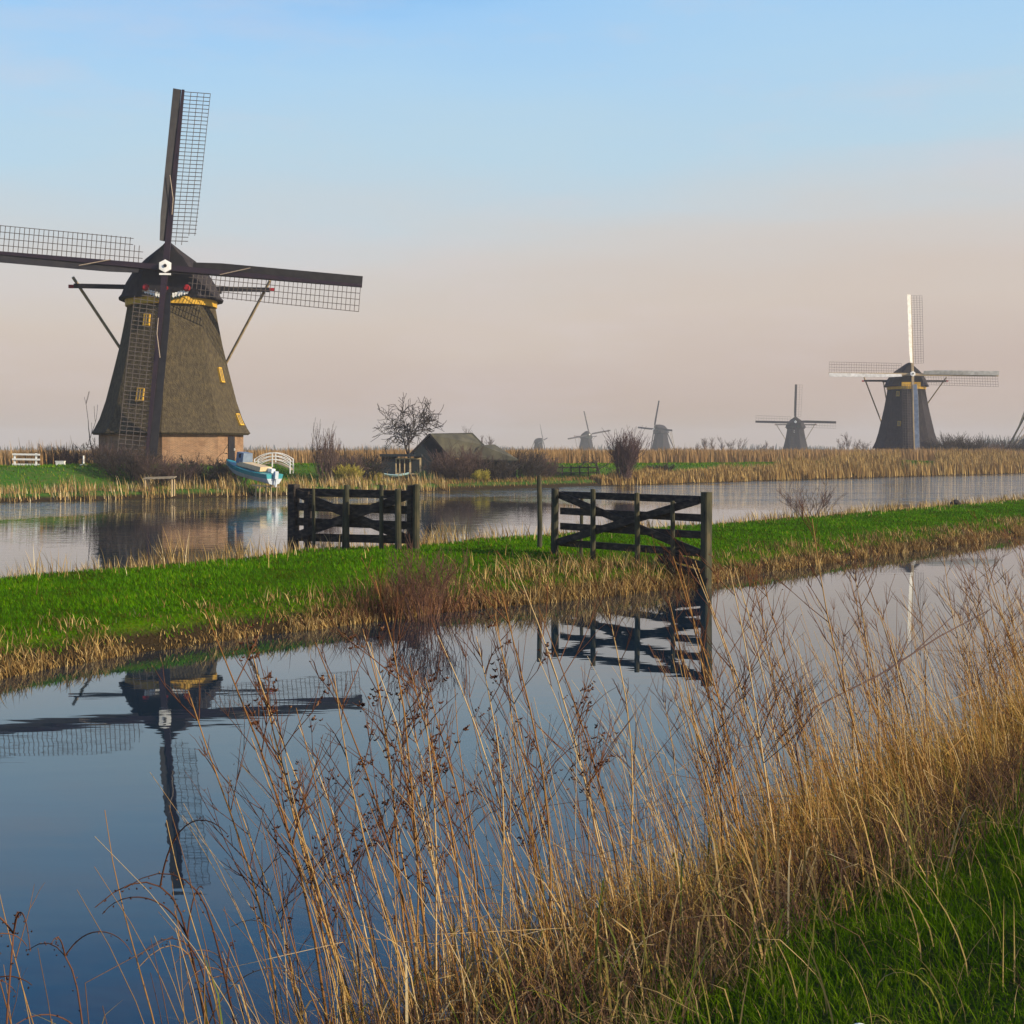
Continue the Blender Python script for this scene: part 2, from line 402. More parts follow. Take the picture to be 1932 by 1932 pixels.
M_FENCE = mat('dark wet timber', (.080, .058, .042), (.018, .013, .012), scale=5, rough=.85, bump=.012, bscale=25, stretch=(1, 1, 2.5), c3=(.036, .028, .021))
M_POLE = mat('mossy round timber', (.085, .068, .036), (.03, .03, .02), scale=6, rough=.9, bump=.01, bscale=20, stretch=(1, 1, .35), c3=(.05, .048, .026))
M_BARK = mat('dark bark', (.055, .042, .034), (.025, .02, .018), scale=5, rough=.9)
M_CANE = mat('pinkish winter twigs', (.12, .075, .06), (.07, .045, .04), scale=3, rough=.9)
M_FARTREE = mat('far bare trees', (.07, .06, .055), (.045, .04, .04), scale=.2, rough=.95)

def brick_mat():
    m, n, l, b = new_mat('old brick', .9, .15)
    uv = n.new('ShaderNodeUVMap')
    br = n.new('ShaderNodeTexBrick'); br.inputs['Scale'].default_value = 1.0
    br.inputs['Brick Width'].default_value = .24; br.inputs['Row Height'].default_value = .075; br.inputs['Mortar Size'].default_value = .008
    br.inputs['Color1'].default_value = (.31, .165, .082, 1); br.inputs['Color2'].default_value = (.20, .105, .055, 1); br.inputs['Mortar'].default_value = (.36, .29, .20, 1)
    l.new(uv.outputs[0], br.inputs['Vector'])
    tc = n.new('ShaderNodeTexCoord'); no = n.new('ShaderNodeTexNoise'); no.inputs['Scale'].default_value = 1.2; l.new(tc.outputs['Object'], no.inputs['Vector'])
    mx = n.new('ShaderNodeMix'); mx.data_type = 'RGBA'; mx.blend_type = 'MULTIPLY'; mx.inputs['Factor'].default_value = .7
    ra = n.new('ShaderNodeValToRGB'); ra.color_ramp.elements[0].position = .35; ra.color_ramp.elements[0].color = (.55, .5, .5, 1); ra.color_ramp.elements[1].color = (1, 1, 1, 1); ra.color_ramp.elements[1].position = .65
    l.new(no.outputs['Fac'], ra.inputs[0]); l.new(br.outputs['Color'], mx.inputs['A']); l.new(ra.outputs['Color'], mx.inputs['B'])
    l.new(mx.outputs['Result'], b.inputs['Base Color'])
    return m
M_BRICK = brick_mat()

REED = [(0, (.10, .055, .025)), (.3, (.27, .165, .055)), (.65, (.46, .31, .11)), (.9, (.60, .44, .20)), (1, (.70, .58, .36))]
M_REED = tint_mat('dry reed', REED)
M_STALK = tint_mat('reed stalk', [(0, (.15, .06, .025)), (.4, (.38, .20, .065)), (.75, (.55, .35, .13)), (1, (.70, .54, .30))])
M_REEDBED = tint_mat('far reed bed', [(0, (.21, .12, .05)), (.5, (.32, .19, .08)), (1, (.42, .27, .12))])
M_STRAW = tint_mat('golden dry grass', [(0, (.09, .045, .018)), (.22, (.27, .14, .04)), (.5, (.46, .29, .065)), (.8, (.60, .41, .11)), (.95, (.68, .52, .22)), (1, (.14, .17, .02))])
M_RUST = tint_mat('rusty weeds', [(0, (.09, .04, .025)), (.5, (.19, .085, .045)), (1, (.33, .19, .09))])
M_GRASS = tint_mat('green grass blades', [(0, (.026, .06, .003)), (.45, (.065, .14, .003)), (.82, (.14, .21, .008)), (.92, (.18, .16, .04)), (1, (.36, .25, .10))], transl=.3)
M_LAWN = tint_mat('island lawn blades', [(0, (.055, .062, .003)), (.16, (.034, .11, .001)), (.5, (.066, .19, .001)), (.88, (.12, .225, .001)), (1, (.28, .21, .03))], transl=.25)
M_SEED = tint_mat('curled seed heads', [(0, (.045, .02, .014)), (.6, (.12, .05, .03)), (1, (.24, .13, .07))])

# ------------------------------------------------------------------ water and land
wv = np.array([[-1700, -800, 0], [1700, -800, 0], [1700, 2200, 0], [-1700, 2200, 0]], float)
o = obj('water', mesh_np('water', wv, np.array([[0, 1, 2, 3]])), M_WATER); tag(o, kind='structure')

SF = np.array([-2.5, -1, -.3, .1, .5, .9, 1.3, 2, 3, 4, 5, 6, 7, 8, 9, 10, 11, 12, 13, 14, 15, 16, 17, 18, 20, 22, 25, 30, 40, 70, 150, 400, 900, 1500])
A_FAR = np.concatenate([np.linspace(-300, 20, 14), np.arange(24, 240, 1.5), np.linspace(250, 1500, 20)])
grid('ground', A_FAR, lambda a: b_far(a)[:, None] + SF[None, :], lambda A, B: z_far(A, B - b_far(A)), M_POLDER, len(SF))
A_IS = np.concatenate([np.linspace(-200, -10, 10), np.arange(-8, 110, .6), np.linspace(115, 600, 30)])
TI = np.concatenate([np.linspace(-.05, .1, 10), np.linspace(.14, .86, 14), np.linspace(.9, 1.05, 10)])
grid('grass_island', A_IS, lambda a: b_in(a)[:, None] + TI[None, :] * (b_if(a) - b_in(a))[:, None], z_isl, M_ISL, len(TI))
DN = np.array([-2, -1, -.4, 0, .2, .4, .8, 1.2, 1.6, 2, 2.5, 3, 4, 5, 6, 7, 10, 20, 40, 150, 800])
A_NR = np.concatenate([np.linspace(-500, -12, 12), np.arange(-10, 60, .4), np.linspace(64, 600, 30)])
grid('near_bank', A_NR, lambda a: b_near(a)[:, None] - DN[None, :], lambda A, B: z_near(b_near(A) - B) + .03 * np.sin(A * 5) * np.sin(B * 7) * (b_near(A) - B > .2), M_NEAR, len(DN))

# ------------------------------------------------------------------ windmills
def ring8(r, z, th0):
    return [Vector((r * math.sin(th0 + k * math.pi / 4), -r * math.cos(th0 + k * math.pi / 4), z)) for k in range(8)]

def windmill(name, X, Y, zg, yaw, corner, label, group, Hs=None, boards=None, body_mat=None, ring_mat=None, sail_len=(14.0, 14.6, 14.3, 15.0), rot=4.4,
             fine=False, zscale=1.0, scale=1.0, windows=(), far=False, scallop=True, lattice=True, base_h=2.3, board_w=.62, stock_mat=None):
    """octagonal thatched polder mill; yaw: direction the cap faces (0 = towards -Y, positive = towards +X); corner: angle of one octagon corner"""
    boards = boards or M_BOARD; body_mat = body_mat or M_THATCH; ring_mat = ring_mat or M_YELLOW
    root = empty(name, (X, Y, zg)); root.scale = (scale,) * 3
    tag(root, label, 'windmill', group)
    zs = lambda z: base_h + (z - 2.3) * zscale
    # brick base (two rings, UVs for the courses)
    me = bpy.data.meshes.new('brick_base')
    vs, fs, uvs = [], [], []
    rb = 5.48; per = 2 * rb * math.sin(math.pi / 8)
    for z in (-1.2, base_h + .1):
        vs += ring8(rb, z, corner)
    fs = [(k, (k + 1) % 8, 8 + (k + 1) % 8, 8 + k) for k in range(8)]
    me.from_pydata([tuple(v) for v in vs], [], fs)
    ul = me.uv_layers.new(name='UVMap')
    for p in me.polygons:
        k = p.index
        for li, (a, b) in zip(p.loop_indices, ((k * per, -1.2), ((k + 1) * per, -1.2), ((k + 1) * per, base_h), (k * per, base_h))):
            ul.data[li].uv = (a, b)
    obj('brick_base', me, M_BRICK, root)
    # thatched body
    prof = [(2.12, 5.86), (2.25, 6.02), (2.6, 5.80), (3.35, 5.42), (4.75, 4.95), (7.1, 4.36), (9.0, 3.90), (10.8, 3.55), (12.1, 3.33)]
    zz = []
    for (z0, r0), (z1, r1) in zip(prof[:-1], prof[1:]):
        for k in range(3):
            t = k / 3; zz.append((z0 + (z1 - z0) * t, r0 + (r1 - r0) * t))
    zz.append(prof[-1])
    m = MB(); m.loft([ring8(r, zs(z), corner) for z, r in zz]); body = m.build('thatched_body', body_mat, root)
    def r_at(z): return np.interp(z, [zs(p[0]) for p in prof], [p[1] for p in prof])
    # ring under the cap
    zc = zs(12.1)
    m = MB(); m.loft([[Vector((r * math.sin(a), -r * math.cos(a), z)) for a in np.linspace(0, 2 * math.pi, 24, endpoint=False)] for r, z in ((3.36, zc - .12), (3.46, zc - .1), (3.50, zc + .42), (3.40, zc + .45))])
    m.build('cap_ring', ring_mat, root)
    MY = Matrix.Rotation(yaw, 4, 'Z')
    z0 = zc + .38
    # cap: lofted along the shaft, peaked at the front, falling to the rear
    sec = [(0, 3.92), (.10, 3.97), (.35, 3.75), (1.23, 3.40), (2.17, 2.82), (2.97, 2.0), (3.7, .95), (4.3, .08)]
    rings = []
    for y, ws, hs in ((-2.95, .60, .985), (-2.2, .83, 1.0), (-1.2, .96, 1.0), (0, 1.0, .98), (1.4, .96, .93), (2.6, .80, .80), (3.5, .55, .60), (4.1, .22, .35)):
        L = [Vector((-w * ws, y, z0 + h * hs)) for h, w in sec]; Rr = [Vector((w * ws, y, z0 + h * hs)) for h, w in reversed(sec)]
        rings.append(L + Rr)
    m = MB(); m.loft(rings); m.build('cap', M_THATCH_DK if not far else body_mat, root, MY)
    m = MB(); m.loft([[Vector((sx * w * .585, y, z0 + h * .955)) for sx, h, w in [(-1, h, w) for h, w in sec] + [(1, h, w) for h, w in reversed(sec)]] for y in (-3.06, -2.9)])
    m.build('cap_front', M_TAR, root, MY)
    hub = Vector((0, -3.9, zs(12.1) + 2.45))
    TILT = Matrix.Rotation(math.radians(-9), 4, 'X')
    MH = MY @ Matrix.Translation(hub) @ TILT
    m = MB(); m.bar((0, 2.2, 0), (0, -.12, 0), .62, .62, ch=.12); m.build('windshaft', M_TAR, root, MH)
    m = MB(); m.loft([[Vector((r * math.sin(a), y, r * math.cos(a))) for a in np.linspace(0, 2 * math.pi, 6, endpoint=False)] for r, y in ((.50, -.42), (.50, -.52), (.30, -.54))])
    hb = m.build('hub_plate', M_WHITE, root, MH)
    m = MB(); m.tube([(0, -.53, 0), (0, -.62, 0)], .13, 8); m.build('axle_end', M_TAR, hb, MH)
    if fine:
        m = MB(); m.bar((-.42, -.45, -.62), (.42, -.45, -.62), .1, .14); m.build('hub_wedge', M_WHITE, root, MH)
        # beard board under the shaft: red roundels, white scalloped wings, green edge
        for sx in (-1, 1):
            m = MB(); m.loft([[Vector((sx * 1.5 + r * math.sin(a), y, z0 + .62 + r * math.cos(a))) for a in np.linspace(0, 2 * math.pi, 14, endpoint=False)] for r, y in ((.24, -3.62), (.27, -3.66), (.19, -3.74))])
            m.build('red_roundel', M_RED, root, MY)
            m = MB()
            for k in range(6):
                x = sx * (1.52 - k * .2); zt = z0 + .36 - .055 * k
                m.loft([[Vector((x + dx, y, zt + dz)) for dx, dz in ((-.085, .16), (.085, .16), (.085, -.12), (.0, -.2), (-.085, -.12))] for y in (-3.6, -3.52)])
            m.build('scalloped_wing', M_WHITE, root, MY)
            m = MB()
            for k in range(5):
                x = sx * (1.25 - k * .2); zt = z0 + .13 - .06 * k
                m.loft([[Vector((x + dx, y, zt + dz)) for dx, dz in ((-.075, .1), (.075, .1), (.06, -.12), (-.06, -.12))] for y in (-3.58, -3.5)])
            m.build('beard_board', M_GREEN, root, MY)
        m = MB(); m.tube([(0, -3.62, z0 + .6), (0, -3.72, z0 + .6)], .16, 8); m.build('red_knob', M_RED, root, MY)
    else:
        m = MB(); m.box((0, -3.2, z0 + .35), (3.4, .14, .75)); m.build('beard_board', M_YELLOW if not far else M_GREEN, root, MY)
    # tail: long and short cross beams, braces down to the tail pole
    zb = z0 + 1.12
    m = MB(); m.bar((-7.45, .9, zb + .05), (7.45, .9, zb - .02), .28, .34); sp = m.build('long_cross_beam', M_TAR, root, MY)
    for sx in (-1, 1):
        m = MB(); m.bar((sx * 7.45, .9, zb), (sx * 7.85, .9, zb), .22, .26); m.build('beam_end', M_RED, sp, MY)
    tailb = Vector((0, 10.2, .9)); tailt = Vector((0, 3.2, z0 + 1.5))
    m = MB(); m.bar(tailt, tailb, .34, .4); m.build('tail_pole', M_TAR, root, MY)
    m = MB(); m.bar((-3.6, 3.0, zb), (3.6, 3.0, zb), .24, .3); m.build('short_cross_beam', M_TAR, root, MY)
    for sx in (-1, 1):
        m = MB(); m.bar(Vector((sx * 7.5, .72, zb + .7)), tailb + Vector((sx * .15, -.9, .9)), .2, .2, ch=.04); m.build('brace', M_SPAR, root, MY)
        m = MB(); m.bar(Vector((sx * 3.5, 2.85, zb + .3)), tailb + Vector((sx * .15, -1.9, 2.0)), .18, .18, ch=.04); m.build('brace', M_SPAR, root, MY)
    # sails
    bar_long = None
    NBAR = 38
    for q in range(4):
        Ls = sail_len[q]; q0 = 1.95
        MS = MH @ Matrix.Translation((0, -.2 if q % 2 == 0 else .12, 0)) @ Matrix.Rotation(math.radians(rot + 90 * q), 4, 'Y')
        m = MB()
        m.loft([[Vector((x, y, z)) for x, y in ((-w, -w), (w, -w), (w, w), (-w, w))] for z, w in ((-.4, .22), (3, .2), (9, .15), (Ls, .10))])
        me = m.mesh('sail'); s = obj('sail', me, stock_mat or M_STOCK, root); s.matrix_local = MS
        # leading board: set at an angle to the stock, twisted a little along its length
        m = MB(); rg = []
        for t in np.linspace(0, 1, 7):
            z = q0 + (Ls - q0) * t; a = math.radians(22 - 12 * t) if board_w < .7 else math.radians(34 - 14 * t)
            p, d = Vector((-.13 if board_w < .7 else -.02, -.02 if board_w < .7 else -.26, z)), Vector((-math.cos(a), -math.sin(a), 0)); nn = Vector((math.sin(a), -math.cos(a), 0)) * .02
            wd = board_w if t > 0.02 else board_w * .8
            rg.append([p - nn, p + d * wd - nn, p + d * wd + nn, p + nn])
        m.loft(rg); m.build('leading_board', boards, s)
        def lat(z, x):
            t = (z - q0) / (Ls - q0); a = math.radians(22 - 14 * t)
            return Vector((.1 + x * math.cos(a), x * math.sin(a) * -.55 + .02, z))
        if not lattice: continue
        zt = Ls - .12
        if fine:
            if bar_long is None:
                mb = MB(); mb.box((.96, 0, 0), (2.06, .035, .045)); bar_long = mb.mesh('crossbar')
                if not bar_long.materials: bar_long.materials.append(M_LATH)
            for k in range(NBAR):
                z = q0 + .1 + (zt - q0 - .1) * k / (NBAR - 1)
                o = obj('crossbar', bar_long, None, s); a = math.radians(22 - 14 * (z - q0) / (Ls - q0))
                o.matrix_local = Matrix.Translation((.08, .02, z)) @ Matrix.Rotation(math.atan2(-.55 * math.sin(a), math.cos(a)), 4, 'Z') @ Matrix.Scale(.72 if k < 2 else 1, 4, (1, 0, 0))
            for x in (.5, 1.0, 1.5, 1.98):
                m = MB(); za = q0 - .2 if x in (.5, 1.0) else q0 + .55
                m.loft([[lat(z, x) + Vector(d) for d in ((-.02, -.05, 0), (.02, -.05, 0), (.02, -.01, 0), (-.02, -.01, 0))] for z in np.linspace(za, zt, 8)])
                m.build('long_lath', M_LATH, s)
            m = MB(); m.tube([(-.5, -.42, 6.2), (-.15, -.36, 5.1), (.2, -.3, 4.0)] if q % 2 else [(-.3, -.42, 7.0), (.1, -.36, 5.2), (.12, -.3, 4.0)], .035, 5)
            m.build('sail_rope', M_ROPE, s)
        else:
            m = MB(); th = .05 if not far else .07
            nb = 30 if not far else 14
            for k in range(nb):
                z = q0 + (zt - q0) * k / (nb - 1); m.bar(lat(z, 0), lat(z, 1.95), th * .6, th * .6)
            for x in ((.5, 1.0, 1.5, 1.95) if not far else (1.0, 1.95)):
                m.loft([[lat(z, x) + Vector(d) * th * 20 for d in ((-.02, -.05, 0), (.02, -.05, 0), (.02, -.01, 0), (-.02, -.01, 0))] for z in np.linspace(q0, zt, 4)])
            lt = m.build('lattice', M_LATH, s); tag(lt, kind='stuff')
    # windows let into the thatch, located on the facets
    for (wx, wz, ww, wh) in windows:
        # facet containing wx at height wz
        r = r_at(wz); best = None
        for k in range(8):
            a0, a1 = corner + k * math.pi / 4, corner + (k + 1) * math.pi / 4
            p0, p1 = (r * math.sin(a0), -r * math.cos(a0)), (r * math.sin(a1), -r * math.cos(a1))
            if min(p0[0], p1[0]) - 1e-6 <= wx <= max(p0[0], p1[0]) + 1e-6:
                t = (wx - p0[0]) / (p1[0] - p0[0]); y = p0[1] + t * (p1[1] - p0[1])
                if best is None or y < best[0]: best = (y, (a0 + a1) / 2)
        y, an = best
        slope = math.atan2(r_at(wz - .4) - r_at(wz + .4), .8)
        MW = Matrix.Translation((wx, y, wz)) @ Matrix.Rotation(an, 4, 'Z') @ Matrix.Rotation(-slope, 4, 'X')
        m = MB()
        for a, b in (((-ww / 2, 0, 0), (.09, .3, wh)), ((ww / 2, 0, 0), (.09, .3, wh)), ((0, 0, wh / 2), (ww + .09, .32, .1)), ((0, 0, -wh / 2), (ww + .13, .34, .1)), ((0, -.02, 0), (.07, .26, wh))):
            m.box(a, b)
        fr = m.build('window', M_YELLOW if not far else M_WHITE, root, MW)
        m = MB(); m.box((0, -.04, 0), (ww - .02, .2, wh - .04)); m.build('pane', M_PANE, fr, MW)
    return root

m1 = at(323.5, 848, 106.0)
def mw(px, py, dy=-4.5):
    d = 106 + dy; return ((px - 966) / F * d - m1.x, EYE - (py - HOR) / F * d - 2.2)
WIN = [(*mw(278.7, 604, -3), .42, .82), (*mw(266, 745, -4.3), .52, .95), (*mw(407, 706, -2.6), .42, 1.1), (*mw(435.5, 791, -3), .5, .9)]
MILL = windmill('windmill', m1.x, 106.0, 2.2, math.radians(8), math.radians(7), 'large thatched windmill with four lattice sails close to the canal bank on the left',
                'thatched polder windmills', windows=WIN, fine=True)
mm = MB(); mm.box((0, -.02, 0), (1.0, .12, 2.0))
# door in the brick base on the right hand facet
an = math.radians(7 + 67.5); rr = 5.48 * math.cos(math.pi / 8)
dr = mm.build('door', M_TAR, MILL, Matrix.Rotation(an, 4, 'Z') @ Matrix.Translation((0, -rr, 1.0)))
m = MB(); m.box((.35, -.12, 0), (.05, .08, .2)); m.build('handle', M_WHITE, dr, Matrix.Rotation(an, 4, 'Z') @ Matrix.Translation((0, -rr, 1.0)))

G = 'thatched polder windmills'
p2 = at(1710, 848, 242)
windmill('windmill', p2.x, 242, 1.3, math.radians(-1), math.radians(-14), 'mid-distance windmill with white sail boards rising from the reeds on the right', G,
         boards=M_BOARD_W, board_w=.80, stock_mat=M_SPAR, body_mat=M_THATCH_DK, sail_len=(14.6, 15.4, 15.4, 14.9), rot=1, zscale=1.09, scale=.97, base_h=2.3, windows=[(-2.2, 12.0, .5, .8), (-2.3, 6.6, .5, .8)])
for px_, Y_, yaw_, rot_, sc_, zg_, lab in (
        (1501, 520, math.radians(-12), 2, 1.0, -1.0, 'bluish distant windmill facing forward, next to the white sailed mill'),
        (1247, 690, math.radians(-60), 5, 1.0, -1.0, 'small distant windmill turned to the left behind the reeds near the willow'),
        (1106, 780, math.radians(25), -9, .95, -2.2, 'tiny distant windmill with tilted sails, second from the left on the horizon'),
        (1016, 790, math.radians(72), -8, .68, -1.6, 'faintest windmill on the horizon, seen nearly edge on, only its cap showing'),
        (1966, 350, math.radians(50), 4, 1.0, .0, 'windmill cut off by the right edge, only its flared side and a sail tip showing')):
    pp = at(px_, 848, Y_)
    windmill('windmill', pp.x, Y_, zg_, yaw_, math.radians(10), lab, G, sail_len=(14.4, 14.9, 14.4, 14.9), rot=rot_, far=True, body_mat=M_THATCH_DK, ring_mat=M_THATCH_DK, lattice=Y_ < 600,
             windows=[(-1, 11, .5, .8)] if Y_ == 520 else (), scale=sc_)

# ------------------------------------------------------------------ field fences on the island
def seg_pt(px, A, B):
    """point of the ground line A-B (x,y) that the pixel column px looks at"""
    k = (px - 966) / F; dx, dy = B[0] - A[0], B[1] - A[1]
    t = (k * A[1] - A[0]) / (dx - k * dy)
    return Vector((A[0] + dx * t, A[1] + dy * t, 0))

def field_fence(name, label, A, B, pxs, tops, rails, poles, end_posts, xr, wide, extra=()):
    d = Vector((B[0] - A[0], B[1] - A[1], 0)).normalized(); nrm = Vector((d.y, -d.x, 0))
    if nrm.y > 0: nrm = -nrm
    o0 = seg_pt((pxs[0] + pxs[1]) / 2, A, B)
    root = empty(name, (o0.x, o0.y, .45)); tag(root, label, 'fence', 'timber field fences on the island')
    inv = Matrix.Translation(-root.location)
    L, Rr = seg_pt(pxs[0], A, B), seg_pt(pxs[1], A, B)
    for k, z in enumerate(rails):
        m = MB(); j = lambda: R.uniform(-.02, .02)
        m.bar(L + Vector((0, 0, z + j())), Rr + Vector((0, 0, z + j())), .05, wide, ch=.008); m.build('rail', M_FENCE, root, inv)
    # the two crossing boards
    for (za, zb_), off in (((rails[xr[0]], rails[xr[1]]), .055), ((rails[xr[1]], rails[xr[0]]), .108)):
        m = MB(); m.bar(L + nrm * off + Vector((0, 0, za)), Rr + nrm * off + Vector((0, 0, zb_)), .045, wide * 1.05, ch=.008); m.build('cross_board', M_FENCE, root, inv)
    for px_, ztop, zbot, rad, side in poles:
        p = seg_pt(px_, A, B) + nrm * side
        m = MB(); tl = Vector((R.uniform(-.03, .03), R.uniform(-.02, .02), 0))
        m.tube([p + Vector((0, 0, zbot)), p + tl * .5 + Vector((0, 0, (ztop + zbot) / 2)), p + tl + Vector((0, 0, ztop - .02)), p + tl + Vector((0, 0, ztop))], [rad * 1.05, rad, rad * .95, rad * .8], 9)
        m.build('post', M_POLE, root, inv)
    for px_, ztop, zbot, w in end_posts:
        p = seg_pt(px_, A, B)
        m = MB(); m.bar(p + Vector((0, 0, zbot)), p + Vector((.02, 0, ztop)), w, w * .9, up=d, ch=.025); m.build('end_post', M_POLE if px_ > 1300 else M_FENCE, root, inv)
    for p, q, w in extra:
        m = MB(); m.bar(p, q, .05, w, ch=.008); m.build('lower_board', M_FENCE, root, inv)
    return root

A2, B2 = ((1050 - 966) / F * 35.5, 35.5), ((1331 - 966) / F * 31.5, 31.5)
ex = []
for (pa, za, pb, zb2) in ((1255, .72, 1334, .52), (1262, .48, 1332, .30), (1246, .62, 1338, .16), (1275, .20, 1334, .06)):
    ex.append((seg_pt(pa, A2, B2) + Vector((-.05, -.06, za)), seg_pt(pb, A2, B2) + Vector((-.05, -.06, zb2)), .17))
field_fence('field_fence', 'dark timber fence with one big cross, its last post standing in the near ditch', A2, B2, (1058, 1324), None, (2.03, 1.60, 1.21, .81),
            [(1055, 2.17, .1, .075, .16), (1091, 1.98, .3, .045, -.09), (1130, 2.22, .0, .068, .20), (1196.5, 1.92, .2, .05, -.09), (1215, 2.16, -.05, .066, .20), (1281.5, 2.0, -.3, .055, .20)],
            [(1046, 2.19, .1, .17), (1331.5, 2.22, -.4, .22)], (0, 3), .175, ex)
A1, B1 = ((553 - 966) / F * 39.3, 39.3), ((783 - 966) / F * 37.5, 37.5)
field_fence('field_fence', 'dark timber fence beside the wide canal, left of the open gateway', A1, B1, (560, 778), None, (1.97, 1.55, 1.13, .71),
            [(600, 2.08, .1, .05, .20), (655, 2.08, .1, .045, .20), (663.5, 2.21, .0, .072, .24), (726.5, 2.22, .1, .06, .20), (759, 2.12, .2, .09, .20), (787, 2.25, .1, .095, .06)],
            [(553, 2.2, -.3, .28), (580, 2.0, .3, .2), (774, 2.22, .2, .18)], (0, 3), .225)
pp = at(1018, 1037, 36.9)
m = MB(); m.tube([(0, 0, -.5), (.01, 0, .8), (-.01, 0, 1.95), (-.01, 0, 2.02)], [.072, .068, .064, .05], 9)
o = m.build('gate_post', M_POLE); o.location = (pp.x, pp.y, .48); tag(o, 'lone weathered round post beside the open gateway, taller than the fence', 'post')

# ------------------------------------------------------------------ bare trees and shrubs
def grow(g, p, d, L, r, depth, out, kids, ang, up, wobb, shrink=.68, K=4, rmin=.004, lo=.3):
    pts, rad = [p], [r]; dd = d
    for k in range(K - 1):
        dd = (dd + Vector((g.uniform(-1, 1), g.uniform(-1, 1), g.uniform(-1, 1))) * wobb + Vector((0, 0, up))).normalized()
        pts.append(pts[-1] + dd * (L / (K - 1))); rad.append(max(r * (1 - .5 * (k + 1) / (K - 1)), rmin))
    out.append((depth, pts, rad))
    if depth > 0:
        n = g.randint(*kids)
        for c in range(n):
            t = g.uniform(lo, 1.0) if c else 1.0
            f = t * (K - 1); i = min(int(f), K - 2); q = pts[i].lerp(pts[i + 1], f - i)
            ax = Vector((g.uniform(-1, 1), g.uniform(-1, 1), g.uniform(-1, 1))).cross(dd)
            if ax.length < 1e-3: ax = Vector((1, 0, 0))
            nd = Matrix.Rotation(math.radians(g.uniform(ang * .5, ang * 1.2)), 3, ax.normalized()) @ dd
            grow(g, q, nd, L * shrink * g.uniform(.7, 1.15), max(rad[i] * .62, rmin), depth - 1, out, kids, ang, up, wobb, shrink, K, rmin, lo)

def skel_mesh(name, segs, sides=4, tint=None):
    P = np.array([[tuple(p) for p in s[1]] for s in segs]); Rd = np.array([s[2] for s in segs])
    V, Q, n = tubes(P, Rd, sides)
    t = None if tint is None else np.repeat(np.asarray(tint), n)
    return mesh_np(name, V, Q, t, smooth=True)

def bare_tree(name, loc, label, cat='tree', group=None, seed=1, h=4.5, r=.12, lean=(0, 0, 1), depth=4, kids=(3, 4), ang=42, up=.05, wobb=.22, first=.45, mt=None, rmin=.012, shrink=.7, lo=.3):
    g = random.Random(seed); segs = []
    grow(g, Vector((0, 0, -.3)), Vector(lean).normalized(), h * first, r, depth, segs, kids, ang, up, wobb, shrink, rmin=rmin, lo=lo)
    root = empty(name, loc); tag(root, label, cat, group)
    obj('trunk', skel_mesh('trunk', [s for s in segs if s[0] >= depth - 1], 6), mt or M_BARK, root)
    obj('crown', skel_mesh('crown', [s for s in segs if s[0] < depth - 1], 3), mt or M_BARK, root)
    return root

def shrub(name, loc, label, cat='shrub', group=None, seed=1, h=2.0, w=1.0, n=30, r=.02, depth=2, mt=None, kids=(3, 5), ang=28, up=.12, wobb=.12, rmin=.008, spread=.5):
    g = random.Random(seed); segs = []
    for k in range(n):
        a = g.uniform(0, 2 * math.pi); q = g.uniform(0, 1) ** .5
        d = Vector((math.cos(a) * q * spread, math.sin(a) * q * spread, 1)).normalized()
        grow(g, Vector((math.cos(a) * q * w * .35, math.sin(a) * q * w * .35, -.15)), d, h * g.uniform(.35, .62), r, depth, segs, kids, ang, up, wobb, .6, rmin=rmin)
    o = obj(name, skel_mesh(name, segs, 3), mt or M_CANE); o.location = loc; tag(o, label, cat, group)
    return o

def zf(x, y):
    a, b = ab(x, y); return float(z_far(a, b - b_far(a)))
def ground_at(px, Y):
    x = (px - 966) / F * Y; return (x, Y, zf(x, Y))

# the leaning apple tree by the hut, the pollards and bushes round the big mill
bare_tree('bare_tree', ground_at(785, 123), 'leaning bare tree with a spreading crown behind the dark hut', seed=55, h=12.5, r=.18, lean=(-.16, 0, 1), depth=5, kids=(3, 4), ang=50, up=.02, wobb=.3, first=.27, rmin=.024, shrink=.74)
bare_tree('bare_tree', ground_at(352, 96.5), 'gnarled low fruit tree against the lit brick base of the big mill', seed=21, h=3.4, r=.14, lean=(.15, 0, 1), depth=4, kids=(2, 4), ang=52, up=.0, wobb=.35, first=.36, rmin=.02)
bare_tree('bare_tree', ground_at(418, 98), 'gnarled fruit tree with sideways limbs near the dark mill door', seed=33, h=3.3, r=.13, lean=(-.4, 0, 1), depth=4, kids=(2, 4), ang=55, up=.0, wobb=.35, first=.38, rmin=.02)
bare_tree('bare_tree', ground_at(181, 104), 'thin whip-like sapling left of the big mill', seed=4, h=5.2, r=.06, lean=(-.08, 0, 1), depth=2, kids=(2, 3), ang=25, up=.1, wobb=.12, first=.62, rmin=.016)
bare_tree('bare_tree', ground_at(168, 101), 'short forked tree beside the white mooring post', seed=14, h=2.4, r=.08, lean=(-.2, 0, 1), depth=3, kids=(3, 4), ang=45, up=.05, wobb=.25, first=.5, rmin=.018)
bare_tree('bare_tree', ground_at(1133, 128), 'crooked small tree left of the round willow bush', seed=17, h=3.0, r=.11, lean=(-.3, 0, 1), depth=3, kids=(2, 4), ang=58, up=.02, wobb=.35, first=.5, rmin=.025)
shrub('willow_bush', ground_at(1177, 124), 'dense round willow bush overhanging the canal', seed=2, h=4.5, w=1.5, n=70, r=.035, depth=2, mt=mat('reddish willow twigs', (.10, .055, .05), (.05, .03, .03), scale=3), kids=(4, 5), ang=26, up=.06, spread=.34, rmin=.014)
shrub('pollard_willow', ground_at(616, 104), 'upright pinkish pollard willow right of the white footbridge', seed=3, h=4.3, w=1.0, n=36, r=.03, depth=2, kids=(3, 4), ang=16, up=.12, spread=.36, rmin=.011)
k = 0
